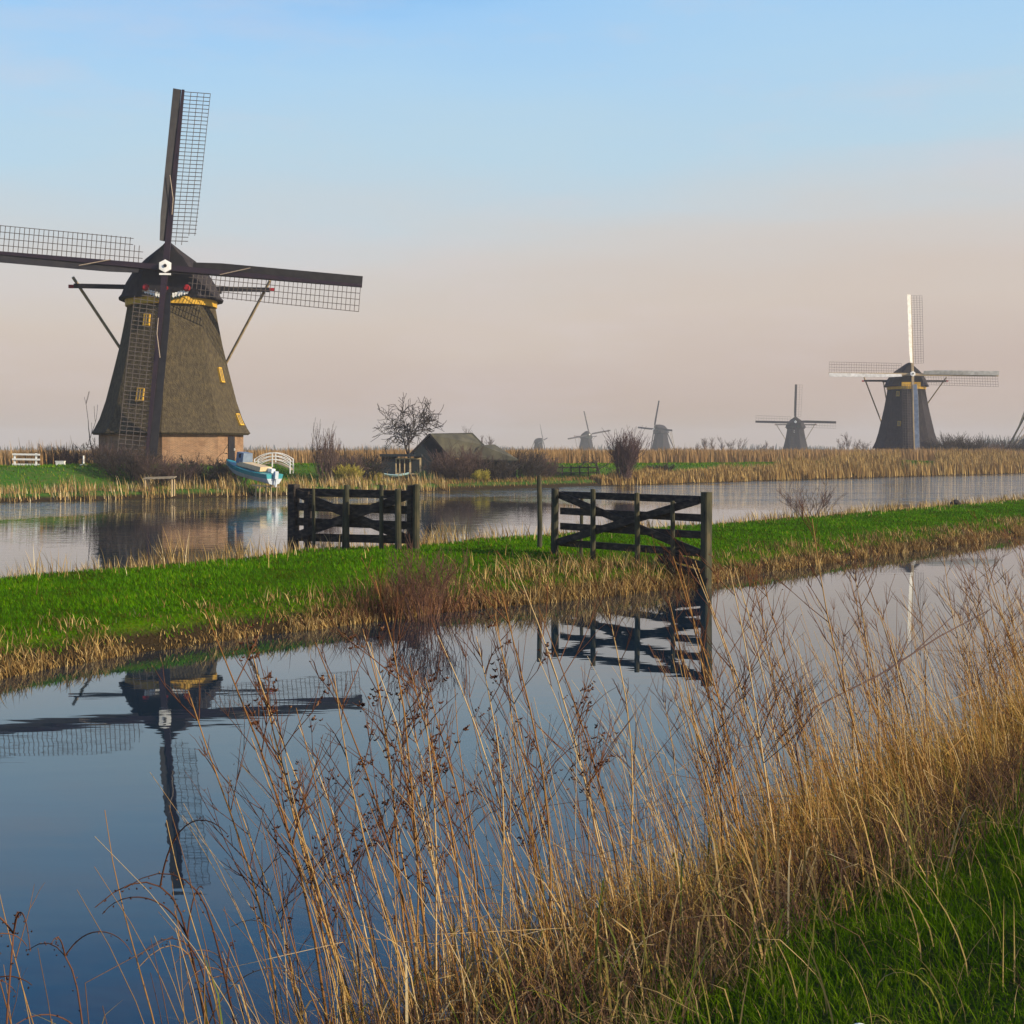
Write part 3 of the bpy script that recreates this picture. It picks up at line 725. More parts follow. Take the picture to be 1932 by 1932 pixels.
for px_, Y_, h_, w_, n_, mt_, lab in (
        (100, 104, 1.9, 2.2, 40, M_BARK, 'dark bush right of the white rail fence'),
        (125, 103, 1.5, 1.6, 34, M_CANE, 'low reddish bush between the rail fence and the mill'),
        (205, 98, 1.7, 2.4, 44, M_CANE, 'brown bush under the left corner of the big mill'),
        (240, 96, 2.2, 2.8, 60, M_BARK, 'tangled dark bush in front of the ladder-like lower sail'),
        (285, 95.5, 2.1, 2.8, 60, M_CANE, 'low brown bush behind the plank bench'),
        (330, 96, 1.9, 2.4, 56, M_CANE, 'low brown bush in front of the lit brick base'),
        (385, 97, 1.9, 2.6, 58, M_BARK, 'dark bush between the two gnarled fruit trees'),
        (440, 98.5, 1.7, 2.2, 50, M_BARK, 'dark bush behind the bow of the blue boat'),
        (648, 106, 2.2, 2.4, 50, M_CANE, 'golden brown bush right of the pollard willow'),
        (680, 112, 2.3, 2.8, 56, M_BARK, 'dark bush between the pollard and the hut'),
        (835, 115.5, 1.9, 2.4, 50, M_CANE, 'brown bush before the gable of the dark hut'),
        (872, 115, 3.0, 2.6, 56, M_CANE, 'tall brown bush hiding the middle of the hut roof'),
        (935, 116, 2.0, 3.0, 56, M_BARK, 'dark bush before the low shed roof'),
        (985, 121, 2.6, 3.2, 60, M_BARK, 'purple brown bush right of the shed'),
        (1020, 124, 2.2, 2.6, 56, M_CANE, 'reddish bush at the right end of the hut garden'),
        (1245, 135, 1.0, 2.6, 50, M_BARK, 'dark low bush at the water right of the round willow'),
        (1822, 225, 4.0, 5.0, 60, M_BARK, 'dark bush right of the white sailed mill'),
        (1860, 232, 3.2, 6.0, 60, M_CANE, 'brown bush at the water right of the white sailed mill'),
        (1790, 236, 4.2, 5.0, 60, M_BARK, 'dark bush at the foot of the white sailed mill'),
        (1905, 240, 3.6, 6.0, 60, M_BARK, 'dark bush near the right edge of the view')):
    k += 1
    shrub('shrub', ground_at(px_, Y_), lab, group='winter bushes on the far bank', seed=40 + k, h=h_ * 1.15, w=w_, n=n_, r=.02 * Y_ / 100, mt=mt_, kids=(4, 6), spread=.8, ang=34, up=.04, rmin=.010 * Y_ / 100)
# slim trees standing along the far dike
for k, (px_, Y_, h_) in enumerate(((1312, 400, 4.9), (1330, 405, 6.3), (1345, 395, 5.4), (1362, 410, 6.0), (1378, 400, 5.2), (1396, 405, 6.1), (1432, 430, 4.6), (1448, 440, 5.2), (1462, 430, 4.4),
                                   (1588, 380, 6.4), (1600, 385, 7.2), (1614, 380, 5.6), (1628, 390, 5.0), (868, 330, 6.6), (888, 340, 7.6), (905, 335, 6.0), (925, 350, 6.4))):
    pp = at(px_, 848, Y_)
    lab = ('slim bare tree in the row between the willow bush and the bluish mill', 'low slim bare tree just left of the bluish mill', 'slim bare tree between the bluish mill and the white sailed mill', 'thin bare tree rising behind the roof of the dark hut')[0 if k < 6 else 1 if k < 9 else 2 if k < 13 else 3]
    bare_tree('slim_tree', (pp.x, Y_, .9), lab, group=lab.replace('tree', 'trees'), seed=100 + k, h=h_ * 1.1, r=.12, lean=(R.uniform(-.14, .14), 0, 1), depth=3, kids=(4, 6), ang=30, up=.08, wobb=.14, first=.42, mt=M_CANE, rmin=.028, lo=.15)

# rusty shrub on the near shore of the island and the small bush on its far edge
def xy_isl(px, py):  # on the island top
    Y = F * (EYE - .45) / (py - HOR); return ((px - 966) / F * Y, Y)
x, y = xy_isl(1527, 969)
shrub('shrub', (x, y, .3), 'small yellowish bush alone on the canal edge of the green island', seed=71, h=1.9, w=1.0, n=20, r=.016, kids=(3, 4), spread=1.3, ang=40, mt=M_CANE, rmin=.008)

M_RTWIG = mat('rusty twigs', (.16, .075, .045), (.08, .04, .028), scale=6)
p = at(806, 1168, 25.6); shrub('shrub', (p.x, 25.6, .12), 'rust brown twiggy shrub leaning over the near water edge of the island', seed=81, h=1.55, w=1.1, n=30, r=.010, depth=2, mt=M_RTWIG, kids=(4, 5), ang=30, spread=.55, rmin=.0035)
M_YTWIG = mat('yellow shoots', (.42, .33, .05), (.22, .20, .03), scale=6); M_GTWIG = mat('evergreen shoots', (.06, .13, .04), (.03, .07, .02), scale=6)
for k, (px_, Y_, h_, mt_, lab) in enumerate(((908, 113.5, 1.1, M_YTWIG, 'bright yellowish bush at the water before the shed roof'), (704, 112.5, 1.0, M_YTWIG, 'small yellowish bush left of the turquoise dinghy'),
                                             (800, 113.2, 1.0, M_GTWIG, 'small green bush right of the turquoise dinghy'), (655, 104, 1.7, M_YTWIG, 'golden bush at the foot of the pollard willow'))):
    shrub('shrub', ground_at(px_, Y_), lab, group='garden bushes by the hut', seed=90 + k, h=h_, w=1.1, n=40, r=.018, mt=mt_, kids=(5, 6), spread=.8, ang=40, rmin=.014)

# ------------------------------------------------------------------ hut, boat, bridge and small things on the far bank
HUT_Y = 119.0
M_HUT = mat('blue black hut boards', (.018, .028, .034), (.010, .016, .022), scale=3, stretch=(4, 4, .5), rough=.8, bump=.01)
M_ROOF = mat('mossy roofing felt', (.105, .095, .06), (.05, .048, .036), scale=1.2, rough=.95, bump=.02)
M_CREAM = mat('cream window frames', (.62, .47, .27), (.5, .37, .2), scale=4, rough=.6)
M_TEAL = mat('turquoise boat paint', (.02, .26, .29), (.015, .20, .23), scale=3, rough=.35, spec=.4)
M_HULL = mat('bluish white hull paint', (.50, .54, .58), (.36, .40, .44), scale=3, rough=.35, spec=.4)
M_GREY = mat('grey weathered plank', (.34, .29, .21), (.2, .16, .11), scale=5, stretch=(1, 1, 4))
M_DGLASS = mat('dark glass', (.02, .03, .035), (.015, .02, .025), rough=.08, spec=.6)

def hz(py, Y=HUT_Y): return EYE - (py - HOR) / F * Y
def hx(px, Y=HUT_Y): return (px - 966) / F * Y
hc = (hx(812), HUT_Y, .45)
hut = empty('hut', hc); tag(hut, 'dark boarded hut with a steep gable roof and cream windows by the water', 'hut')
iv = Matrix.Translation(-Vector(hc))
yb = HUT_Y + 3.2
# front gable block
xl, xr, xa = hx(781), hx(845), hx(811)
m = MB(); P = [(xl, .2), (xr, .2), (xr, hz(860)), (xa, hz(823)), (xl, hz(853))]
m.loft([[Vector((x, y, z)) for x, z in P] for y in (HUT_Y, yb)]); m.build('gable_wall', M_HUT, hut, iv)
m = MB(); m.box(((hx(845) + hx(974)) / 2 + .01, HUT_Y + 2.2, .2 + (hz(868) - .2) / 2), (hx(974) - hx(845), 2.2, hz(868) - .2)); m.build('side_wall', M_HUT, hut, iv)
# roofs: left slope, right slope running on to the right, lower shed roof
def slab(pts, t, name, mt_):
    mb = MB(); up = Vector((0, 0, t)); mb.loft([[Vector(p) for p in pts], [Vector(p) + up for p in pts]]); return mb.build(name, mt_, hut, iv)
e = .25
slab([(xl - e, HUT_Y - .3, hz(853) - .2), (xa, HUT_Y - .3, hz(820)), (xa, yb + .3, hz(820)), (xl - e, yb + .3, hz(853) - .2)], .09, 'roof', M_ROOF)
slab([(xa, HUT_Y - .3, hz(820)), (hx(850), HUT_Y - .3, hz(864)), (hx(936), HUT_Y + .2, hz(864)), (hx(912), HUT_Y + 1.2, hz(840)), (hx(890), yb - .6, hz(818)), (xa, yb + .2, hz(819))], .1, 'roof', M_ROOF)
slab([(hx(908), HUT_Y + .6, hz(842)), (hx(880), HUT_Y + .0, hz(868)), (hx(978), HUT_Y + .0, hz(869)), (hx(932), HUT_Y + 2.4, hz(840))], .09, 'shed_roof', M_ROOF)
m = MB(); m.bar((xl - .32, HUT_Y - .34, hz(854) - .16), (xa, HUT_Y - .34, hz(820) + .05), .05, .16); m.bar((xa, HUT_Y - .34, hz(820) + .05), (hx(848), HUT_Y - .34, hz(864)), .05, .16); m.build('barge_board', M_TAR, hut, iv)
# flat roofed extension with the cream windows
ext = empty('summer_house', (hx(758), HUT_Y - .6, .45)); tag(ext, 'small flat roofed garden room with cream window posts left of the hut', 'shed')
iv2 = Matrix.Translation(-Vector(ext.location))
m = MB(); m.box(((hx(722) + hx(748)) / 2, HUT_Y, (.2 + hz(861)) / 2), (hx(748) - hx(722), 2.2, hz(861) - .2)); m.build('wall', M_HUT, ext, iv2)
m = MB(); m.box(((hx(748) + hx(796)) / 2, HUT_Y, (.2 + hz(893)) / 2), (hx(796) - hx(748), 2.0, hz(893) - .2)); m.build('wall', M_HUT, ext, iv2)
m = MB(); m.box(((hx(719) + hx(797)) / 2, HUT_Y - .1, hz(859)), (hx(797) - hx(719), 2.7, .22)); m.build('roof', M_HUT, ext, iv2)
m = MB(); m.box(((hx(748) + hx(795)) / 2, HUT_Y + .2, (hz(893) + hz(865)) / 2), (hx(795) - hx(748), 1.2, hz(865) - hz(893))); m.build('pane', M_DGLASS, ext, iv2)
wf = None
for px_ in (749, 756, 765, 775.5, 794.5):
    m = MB(); m.box((hx(px_), HUT_Y - .95, (hz(893) + hz(865)) / 2), (.14 if px_ in (775.5, 794.5) else .08, .1, hz(865) - hz(893))); m.build('window_post', M_CREAM, ext, iv2)
for py_ in (865, 893.5):
    m = MB(); m.box(((hx(748) + hx(796)) / 2, HUT_Y - .98, hz(py_)), (hx(796) - hx(748), .1, .12)); m.build('window_rail', M_CREAM, ext, iv2)

# small covered dinghy at the garden's edge
def hull_sections(L, Bm, D, n=9):
    out = []
    for i in range(n):
        t = i / (n - 1); x = -L / 2 + L * t
        wdt = Bm / 2 * (1 - max(0, (t - .45) / .55) ** 2.2) * (.86 + .14 * min(1, t / .3)); sheer = .10 * (t * 2 - .8) ** 2 + .12 * t * t
        keel = D * .05 + D * .75 * max(0, (t - .62) / .38) ** 2
        out.append((x, max(wdt, .02), sheer, keel))
    return out
def boat(name, label, bow, stern, Bm, D, top_mat, hull_mat, cabin=True):
    bow, stern = Vector(bow), Vector(stern); ctr = (bow + stern) / 2; fx = (bow - stern); L = fx.length; fx.normalize()
    fy = Vector((0, 0, 1)).cross(fx).normalized(); fz = fx.cross(fy)
    Mx = Matrix((fx, fy, fz)).transposed().to_4x4()
    root = empty(name, ctr); root.rotation_euler = Mx.to_euler(); tag(root, label, 'boat')
    S = hull_sections(L, Bm, D)
    lo, hi, deck = MB(), MB(), MB()
    lo.loft([[Vector((x, -w * .93, D * .6 + s)), Vector((x, -w * .62, k + .12)), Vector((x, 0, k)), Vector((x, w * .62, k + .12)), Vector((x, w * .93, D * .6 + s))] for x, w, s, k in S])
    lo.build('hull', hull_mat, root, smooth=False)
    hi.loft([[Vector((x, -w * .935, D * .6 + s)), Vector((x, -w - .03, D + s)), Vector((x, -w + .06, D + s + .03)), Vector((x, w - .06, D + s + .03)), Vector((x, w + .03, D + s)), Vector((x, w * .935, D * .6 + s))] for x, w, s, k in S])
    hi.build('upper_strake', top_mat, root)
    if cabin:
        c = MB(); c.loft([[Vector((x, sy * w, z)) for sy, w, z in ((-1, w0, D + .12), (-1, w1, D + .42), (1, w1, D + .42), (1, w0, D + .12))] for x, w0, w1 in ((-L * .32, .5, .46), (L * .12, .5, .42), (L * .22, .3, .2))])
        c.build('cockpit_lining', M_CREAM, root)
        c = MB(); c.loft([[Vector((x, sy * w, z)) for sy, w, z in ((-1, .42, D + .3), (-1, .36, D + 1.05), (1, .36, D + 1.05), (1, .42, D + .3))] for x in (L * .06, L * .20)])
        c.build('wheelhouse', mat('grey blue canvas', (.18, .23, .30), (.12, .16, .22), scale=4), root)
        c = MB(); c.box((L * .205, 0, D + .78), (.03, .52, .3)); c.box((L * .13, -.375, D + .8), (.24, .03, .3)); c.box((L * .13, .375, D + .8), (.24, .03, .3)); c.build('pane', M_DGLASS, root)
        c = MB(); c.box((-L * .52, 0, D + .05), (.24, .26, .5)); c.box((-L * .53, 0, D - .45), (.12, .1, .6)); c.build('outboard_motor', M_HULL, root)
        c = MB(); c.box((-L * .36, -.28, D + .22), (.5, .3, .26)); c.build('seat', M_WHITE, root)
        c = MB(); c.box((-L * .25, .3, D + .22), (.5, .3, .3)); c.build('seat', M_CREAM, root)
    return root
boat('motor_boat', 'small turquoise and white motor boat hauled up on the bank', at(426, 892, 97.5), at(517, 917, 93), 1.5, .72, M_TEAL, M_HULL)
# the cradle under the boat
cr_ = empty('boat_cradle', at(505, 925, 93)); tag(cr_, 'rough timber slipway stakes under the stern of the turquoise boat', 'cradle')
for dx, dy in ((-.55, 0), (-.2, .5), (.2, .1), (.5, .55), (-.9, .5)):
    m = MB(); m.tube([(dx, dy, -.5), (dx + .02, dy, .33)], [.05, .045], 6); m.build('stake', M_SPAR, cr_)
m = MB(); m.bar((-1.1, .2, .34), (.8, .2, .22), .1, .1); m.build('crossbeam', M_SPAR, cr_)
boat('dinghy', 'pale turquoise covered dinghy lying before the garden room', at(771, 905, 114.6), at(725, 903, 114.6), 1.0, .34, mat('pale turquoise cover', (.36, .52, .50), (.28, .44, .43), scale=3), M_GREEN, cabin=False)

# white footbridge
fb = empty('footbridge', at(517, 880, 103)); tag(fb, 'small white arched footbridge with three rails behind the boat', 'bridge')
xs = np.linspace(-1.36, 1.36, 13)
arch = lambda x, b: b + .5 * (1 - (x / 1.36) ** 2)
m = MB(); m.loft([[Vector((x, y, z)) for y, z in ((-.7, arch(x, -.28)), (.7, arch(x, -.28)), (.7, arch(x, -.18)), (-.7, arch(x, -.18)))] for x in xs]); m.build('deck', M_GREY, fb)
for y in (-.72, .72):
    for b in (.02, .27, .52):
        m = MB(); m.tube([(x, y, arch(x, b)) for x in xs], .035, 5); m.build('rail', M_WHITE, fb)
    for x in (-1.33, 0, 1.33):
        m = MB(); m.bar((x, y, arch(x, -.55)), (x, y, arch(x, .56)), .08, .08); m.build('post', M_WHITE, fb)
# white rail fence on the dike
wf = empty('rail_fence', at(49, 880, 100)); tag(wf, 'short white painted rail fence with three rails on the green dike', 'fence')
for z in (.12, .50, .86):
    m = MB(); m.bar((-1.0, 0, z + .03), (1.02, 0, z), .05, .13); m.build('rail', M_WHITE, wf)
for x in (-.85, .72):
    m = MB(); m.box((x, .07, .38), (.12, .09, 1.16)); m.build('post', M_WHITE, wf)
# mooring post with a foot, little marker box, plank bench, dark garden fence
mp = empty('marker_post', at(157.5, 879, 100)); tag(mp, 'thin white post with a rounded foot on the dike left of the mill', 'post')
m = MB(); m.tube([(0, 0, -.2), (0, 0, .75)], [.07, .06], 8); m.build('shaft', M_WHITE, mp)
m = MB(); m.loft([[Vector((r * math.cos(a), r * math.sin(a), z)) for a in np.linspace(0, 2 * math.pi, 10, endpoint=False)] for r, z in ((.34, -.15), (.34, 0), (.24, .1), (.08, .13))]); m.build('foot', M_WHITE, mp)
m = MB(); m.box((0, 0, .05), (.62, .3, .28)); m.box((0, 0, .22), (.68, .36, .06)); o = m.build('marker_box', M_WHITE); o.location = at(114, 876, 100.5); tag(o, 'low white box in the grass before the dark bush', 'box')
bn = empty('plank_landing', at(302, 905, 90)); tag(bn, 'weathered plank landing on stakes at the water below the mill', 'landing stage')
for k in range(4):
    m = MB(); m.bar((-1.05, -.3 + k * .2, .05 + .03 * k), (1.0, -.3 + k * .2, .11 + .03 * k), .18, .05); m.build('plank', M_GREY, bn)
for x, y in ((-.9, -.3), (.85, -.3), (-.9, .35), (.85, .35)):
    m = MB(); m.tube([(x, y, -1.1), (x, y, .02)], .055, 6); m.build('stake', M_SPAR, bn)
gf = empty('garden_fence', ground_at(1057, 127)); tag(gf, 'dark post and rail fence on the green dike left of the willow bush', 'fence')
for x in np.linspace(-2.2, 3.4, 8):
    m = MB(); m.box((x, 0, .45), (.12, .1, 1.2)); m.build('post', M_FENCE, gf)
for z in (.35, .85):
    m = MB(); m.bar((-2.3, -.08, z), (3.5, -.08, z), .05, .11); m.build('rail', M_FENCE, gf)
# wooden decking of mill 2's landing and distant house-like mass is hidden by reeds; molehill + stone on the grass
x, y = xy_isl(1803, 953)
m = MB()
ringp = lambda r, z, g: [Vector((r * g.uniform(.85, 1.15) * math.cos(a), r * g.uniform(.85, 1.15) * math.sin(a), z)) for a in np.linspace(0, 2 * math.pi, 9, endpoint=False)]
gg = random.Random(3); m.loft([ringp(.30, -.1, gg), ringp(.24, .08, gg), ringp(.12, .2, gg), ringp(.03, .23, gg)]); o = m.build('molehill', M_BARK); o.location = (x, y, .5); tag(o, 'small dark molehill at the far edge of the green island', 'molehill')

# ------------------------------------------------------------------ reeds and grass (mass vegetation)
def stuff(name, parts, m_, label, cat='reeds'):
    V, Q, T = join(parts)
    o = obj(name, mesh_np(name, V, Q, T), m_); tag(o, label, cat, kind='stuff'); return o
def tinted(P, W, side, lo=0, hi=1, seed=1, pw=1.0):
    V, Q, n = ribbons(P, W, side); t = np.random.default_rng(seed).uniform(0, 1, len(P)) ** pw * (hi - lo) + lo
    return V, Q, np.repeat(t, n)
def far_pts(a, s): 
    xy = wa(a, b_far(a) + s); return np.concatenate([xy, z_far(a, s)[:, None]], 1)
# far reed bed on the polder, behind the dike
N = 42000
a = rng.uniform(35, 330, N); s = s_crest(a) + 5 + rng.exponential(22, N)
base = far_pts(a, s); Yd = base[:, 1]
keep = ~((np.hypot(base[:, 0] - m1.x, base[:, 1] - 106) < 7)) & (np.hypot(base[:, 0] - p2.x, base[:, 1] - 242) > 8)
base, Yd = base[keep], Yd[keep]
clump = .5 + .5 * np.sin(base[:, 0] * .35 + 1.1 * np.sin(base[:, 1] * .21))
h = 1.75 + .35 * clump + rng.normal(0, .18, len(base)); w = .00075 * Yd + .02
P, W, S = blades(base, h, w, .16, 3, (-.08, 0), seed=2)
# more distant sweep
N2 = 16000
Y2 = 200 + 900 * rng.uniform(0, 1, N2) ** 1.6; x2 = Y2 * rng.uniform(-.42, .42, N2); aa, bb = ab(x2, Y2); k2 = (bb - b_far(aa)) > 26
b2 = np.stack([x2, Y2, np.full(N2, .95)], 1)[k2]
P2, W2, S2 = blades(b2, 1.9 + rng.normal(0, .2, len(b2)), .0011 * b2[:, 1], .12, 3, (-.05, 0), seed=3)
stuff('reed_bed', [tinted(P, W, S, seed=4), tinted(P2, W2, S2, seed=5)], M_REEDBED, 'wide tan reed bed covering the polder behind the dike')
# reeds along the far bank's waterline: tall to the right, low before the mill
parts = []
N = 26000
a = np.concatenate([rng.uniform(99, 200, N), rng.uniform(196, 300, 3000)]); s = rng.uniform(.0, 1, len(a)) * np.interp(a, [99, 104, 130, 160, 300], [1.5, 3, 4.0, 7.5, 9])
base = far_pts(a, s); hh = np.interp(a, [99, 104, 118, 135, 160, 300], [.75, .95, 1.0, 1.45, 1.9, 2.0]) * (.80 + .22 * np.sin(a * .8) * np.sin(a * .31 + s) + .16 * np.sin(a * 2.7 + 2 * np.sin(a * .6)) * np.sin(s * 1.7 + a)) * rng.uniform(.5, 1.15, len(a))
x = base[:, 0] / base[:, 1] * F + 966
kp = ~((x > 1700) & (x < 1765) & (s > 1.5))
parts.append(tinted(*blades(base[kp], hh[kp], (.0007 * base[:, 1] + .01)[kp], .2, 3, (-.1, 0), seed=6), 0, .8, seed=7))
a = rng.uniform(38, 80, 7600); s = rng.uniform(-.1, 2.6, len(a)); 
dens = .45 + .55 * np.sin(a * 1.7) * np.sin(a * .53 + 1)
kp = rng.uniform(0, 1, len(a)) < np.clip(dens + .05, .08, .9); a, s = a[kp], s[kp]
base = far_pts(a, s); parts.append(tinted(*blades(base, rng.uniform(.3, 1.0, len(a)) * np.where(np.sin(a * 2.3) > .4, 1.15, .7), np.full(len(a), .05), .25, 3, (-.1, 0), seed=8), seed=9))
a = rng.uniform(79, 100, 1300); s = rng.uniform(.3, 3, len(a)); base = far_pts(a, s); parts.append(tinted(*blades(base, rng.uniform(.15, .5, len(a)), np.full(len(a), .05), .5, 3, seed=10), 0, .5, seed=11))
stuff('waterside_reeds', parts, M_REED, 'tan reeds fringing the waterline of the far bank')
# green turf of the far dike
a = rng.uniform(36, 175, 42000); s = rng.uniform(0, 1, len(a)) * (s_crest(a) + 4) + 1.5
base = far_pts(a, s); stuff('dike_grass', [tinted(*blades(base, rng.uniform(.06, .22, len(a)), .0007 * base[:, 1], .4, 2, (-.1, 0), seed=12), seed=13)], M_LAWN, 'green grass on the slope of the far dike', 'grass')
# island lawn
N = 210000
a = 4 + 105 * rng.uniform(0, 1, N) ** 1.7; f = rng.uniform(0.03, .97, N); b = b_in(a) + f * (b_if(a) - b_in(a))
base = np.concatenate([wa(a, b), z_isl(a, b)[:, None]], 1); Yd = base[:, 1]
pat = .5 + .5 * np.sin(base[:, 0] * 1.3 + 2 * np.sin(base[:, 1] * .6)) * np.sin(base[:, 1] * .9 + np.sin(base[:, 0] * .7))
V, Q, n = ribbons(*blades(base, rng.uniform(.03, .075, N) + .03 * pat, .0006 * Yd + .004, .7, 2, (-.15, 0), seed=14))
stuff('lawn', [(V, Q, np.repeat(np.clip(.18 + pat * .42 + rng.normal(0, .2, N) - .5 * (np.sin(base[:, 0] * 3.7 + 3 * np.sin(base[:, 1] * 1.9)) * np.sin(base[:, 1] * 2.9 + base[:, 0] * .8) > .55) * rng.uniform(0, 1, N) + (rng.uniform(0, 1, N) > .985) * .6, 0, 1), n))], M_LAWN, 'short bright green lawn of the island between the two waters', 'grass')
# fringe of the island: near shore
parts = []
N = 30000
a = 4 + 75 * rng.uniform(0, 1, N) ** 1.35; d = rng.exponential(.45, N) - .12
cl = np.clip(.55 + .6 * np.sin(a * 1.9 + .7) * np.sin(a * .83) + .3 * np.sin(a * 4.7), .05, 1.2)
cl = np.where((a > 21) & (a < 28), 1.0, cl)
kp = rng.uniform(0, 1.05, N) < cl + .15; a, d, cl = a[kp], d[kp], cl[kp]
d = np.where((a > 22.7) & (a < 27.8), d * 1.9, d * .8)
b = b_in(a) + d; base = np.concatenate([wa(a, b), np.maximum(z_isl(a, b), -.08)[:, None]], 1)
h = (.14 + .23 * cl) * rng.uniform(.4, 1.25, len(a)) * np.where((a > 22.7) & (a < 27.6), 1.2, .85) * np.interp(a, [10.5, 12, 16.5, 18.5], [1, .65, .65, 1])
parts.append(tinted(*blades(base, h, .0005 * base[:, 1] + .004, .85, 5, (-.12, -.05), 1.3, seed=15), 0, .92, seed=16, pw=1.7))
# far shore fringe
N = 13000
a = rng.uniform(12, 105, N); d = rng.exponential(.5, N) - .15; cl = np.clip(.5 + .5 * np.sin(a * 1.3) * np.sin(a * .61 + 2) + .3 * np.sin(a * 3.1), .05, 1.3) * np.interp(a, [12, 34, 42, 105], [1.25, 1.1, .7, .5])
b = b_if(a) - d; base = np.concatenate([wa(a, b), np.maximum(z_isl(a, b), -.05)[:, None]], 1)
parts.append(tinted(*blades(base, (.2 + .5 * cl) * rng.uniform(.4, 1.2, N), .0005 * base[:, 1] + .004, .45, 4, (-.1, 0), seed=17), seed=18))
stuff('shore_sedge', parts, M_REED, 'dry sedge and reed tufts along both shores of the green island')
# rust brown weeds mixed in near the island shore
N = 3000
a = np.concatenate([rng.normal(19.3, .9, 1400), rng.uniform(24, 70, 1600)]); d = np.abs(rng.normal(.3, .45, N)) - .1; b = b_in(a) + d
base = np.concatenate([wa(a, b), np.maximum(z_isl(a, b), -.05)[:, None]], 1)
hr = rng.uniform(.3, 1.0, N) * np.where(np.arange(N) < 1400, .6, .5)
stuff('rusty_weeds', [tinted(*blades(base, hr, np.full(N, .012), .7, 4, (-.1, 0), .6, seed=19), seed=20)], M_RUST, 'rust brown dead weeds on the near shore of the island', 'weeds')

# ------------------------------------------------------------------ foreground bank
def near_pts(a, d):
    b = b_near(a) - d; return np.concatenate([wa(a, b), z_near(d)[:, None]], 1)
# golden dry grass: dense belt just above the water
parts = []
N = 48000
a = -1.0 + 34 * rng.uniform(0, 1, N) ** 1.5; d = rng.uniform(-.25, 1.9, N)
dens = np.interp(a, [-1, 3.5, 5.5, 8, 40], [.0, .10, .5, 1, 1]) * np.interp(d, [-.3, 0, .3, .9, 1.35, 2.0], [.2, .6, 1, .85, .25, .03])
kp = rng.uniform(0, 1, N) < dens; a, d = a[kp], d[kp]
base = near_pts(a, d); Yd = base[:, 1]
cl = .6 + .4 * np.sin(a * 2.1 + 1.3 * np.sin(d * 3)) * np.sin(a * .9 + d * 2)
h = (.45 + .55 * cl) * rng.uniform(.4, 1.15, len(a)) * np.interp(d, [-.3, .2, 1.2, 2], [.8, 1.05, .8, .35]) * np.interp(a, [4, 8, 12, 16], [.7, .85, 1.1, 1.35])
P, W, S = blades(base, h, .0032 + .00030 * Yd, .9, 6, (-.17, .02), 1.15, seed=21)
V, Q, n = ribbons(P, W, S); tc_ = .5 + .5 * np.sin(a * 1.7 + 2 * np.sin(d * 2.3)) * np.sin(a * .8 + 3.1 * d + 1)
parts.append((V, Q, np.repeat(np.clip(.62 * rng.uniform(0, 1, len(a)) + .42 * tc_ * rng.uniform(.3, 1, len(a)), 0, 1), n)))
stuff('dry_grass', parts, M_STRAW, 'dense golden dry grass belt on the near bank')
# straw stalks, fine round stems
N = 3400
a = 1.0 + 30 * rng.uniform(0, 1, N) ** 1.25; d = rng.uniform(-.25, 1.3, N); kp = rng.uniform(0, 1, N) < np.interp(a, [1, 3.5, 5.5, 7.5], [.05, .15, .55, 1]); a, d = a[kp], d[kp]; N = len(a)
base = near_pts(a, d); h = rng.uniform(.6, 1.85, N) * np.interp(d, [-.3, .3, 1.3], [1.05, 1, .75]) * np.interp(a, [1, 6, 12], [.8, .9, 1.0])
P, W, S = blades(base, h, np.full(N, .0), .35, 6, (-.26, .0), .5, seed=23)
Rd = np.full((N, 6), .0030) * (1 - .55 * np.linspace(0, 1, 6))[None, :] * (1 + .035 * np.maximum(base[:, 1] - 8, 0))[:, None]
brk = np.where(rng.uniform(0, 1, N) < .14)[0]                       # some snapped over
fa = rng.uniform(0, 2 * np.pi, len(brk)); kk = rng.integers(2, 4, len(brk))
for i_, f_, k_ in zip(brk, fa, kk):
    L_ = np.linalg.norm(P[i_, k_ + 1:] - P[i_, k_:-1], axis=1).cumsum()
    P[i_, k_ + 1:] = P[i_, k_] + L_[:, None] * np.array([math.cos(f_) * .9, math.sin(f_) * .9, rng.uniform(-.55, .25)])
V, Q, n = tubes(P, Rd, 3)
stuff('reed_stalks', [(V, Q, np.repeat(rng.uniform(0, 1, N), n))], M_STALK, 'thin upright dry reed stalks rising out of the near bank')
# green grass with some dry blades, lower right corner
parts = []
N = 130000
a = -2.0 + 16 * rng.uniform(0, 1, N) ** 1.15; d = rng.uniform(.6, 4.4, N)
kp = rng.uniform(0, 1, N) < np.interp(d, [.6, 1.1, 1.6, 6], [.10, .4, 1, 1]); a, d = a[kp], d[kp]
base = near_pts(a, d); tuft = .5 + .5 * np.sin(a * 4.1 + 2 * np.sin(d * 3.1)) * np.sin(d * 5.3 + a)
h = rng.uniform(.03, .09, len(a)) + .10 * tuft * rng.uniform(0, 1, len(a)) ** 1.5
P, W, S = blades(base, h, rng.uniform(.003, .006, len(a)), 1.0, 4, (-.15, 0), 1.0, seed=24)
V, Q, n = ribbons(P, W, S); parts.append((V, Q, np.repeat(np.clip(.55 * rng.uniform(0, 1, len(a)) + .36 * (.5 + .5 * np.sin(a * 2.3 + 1.5 * np.sin(d * 4.1)) * np.sin(d * 2.7 + a * .6)) + (rng.uniform(0, 1, len(a)) > .93) * .6, 0, 1), n)))
N = 1100                                             # long arching green and dry blades in the transition
a = -3 + 14 * rng.uniform(0, 1, N); d = rng.uniform(.3, 3.2, N); base = near_pts(a, d)
P, W, S = blades(base, rng.uniform(.2, .6, N), rng.uniform(.005, .010, N), 1.05, 7, (-.12, 0), 1.3, seed=25)
V, Q, n = ribbons(P, W, S); parts.append((V, Q, np.repeat(np.where(rng.uniform(0, 1, N) < .55, rng.uniform(0, .8, N), rng.uniform(.9, 1, N)), n)))
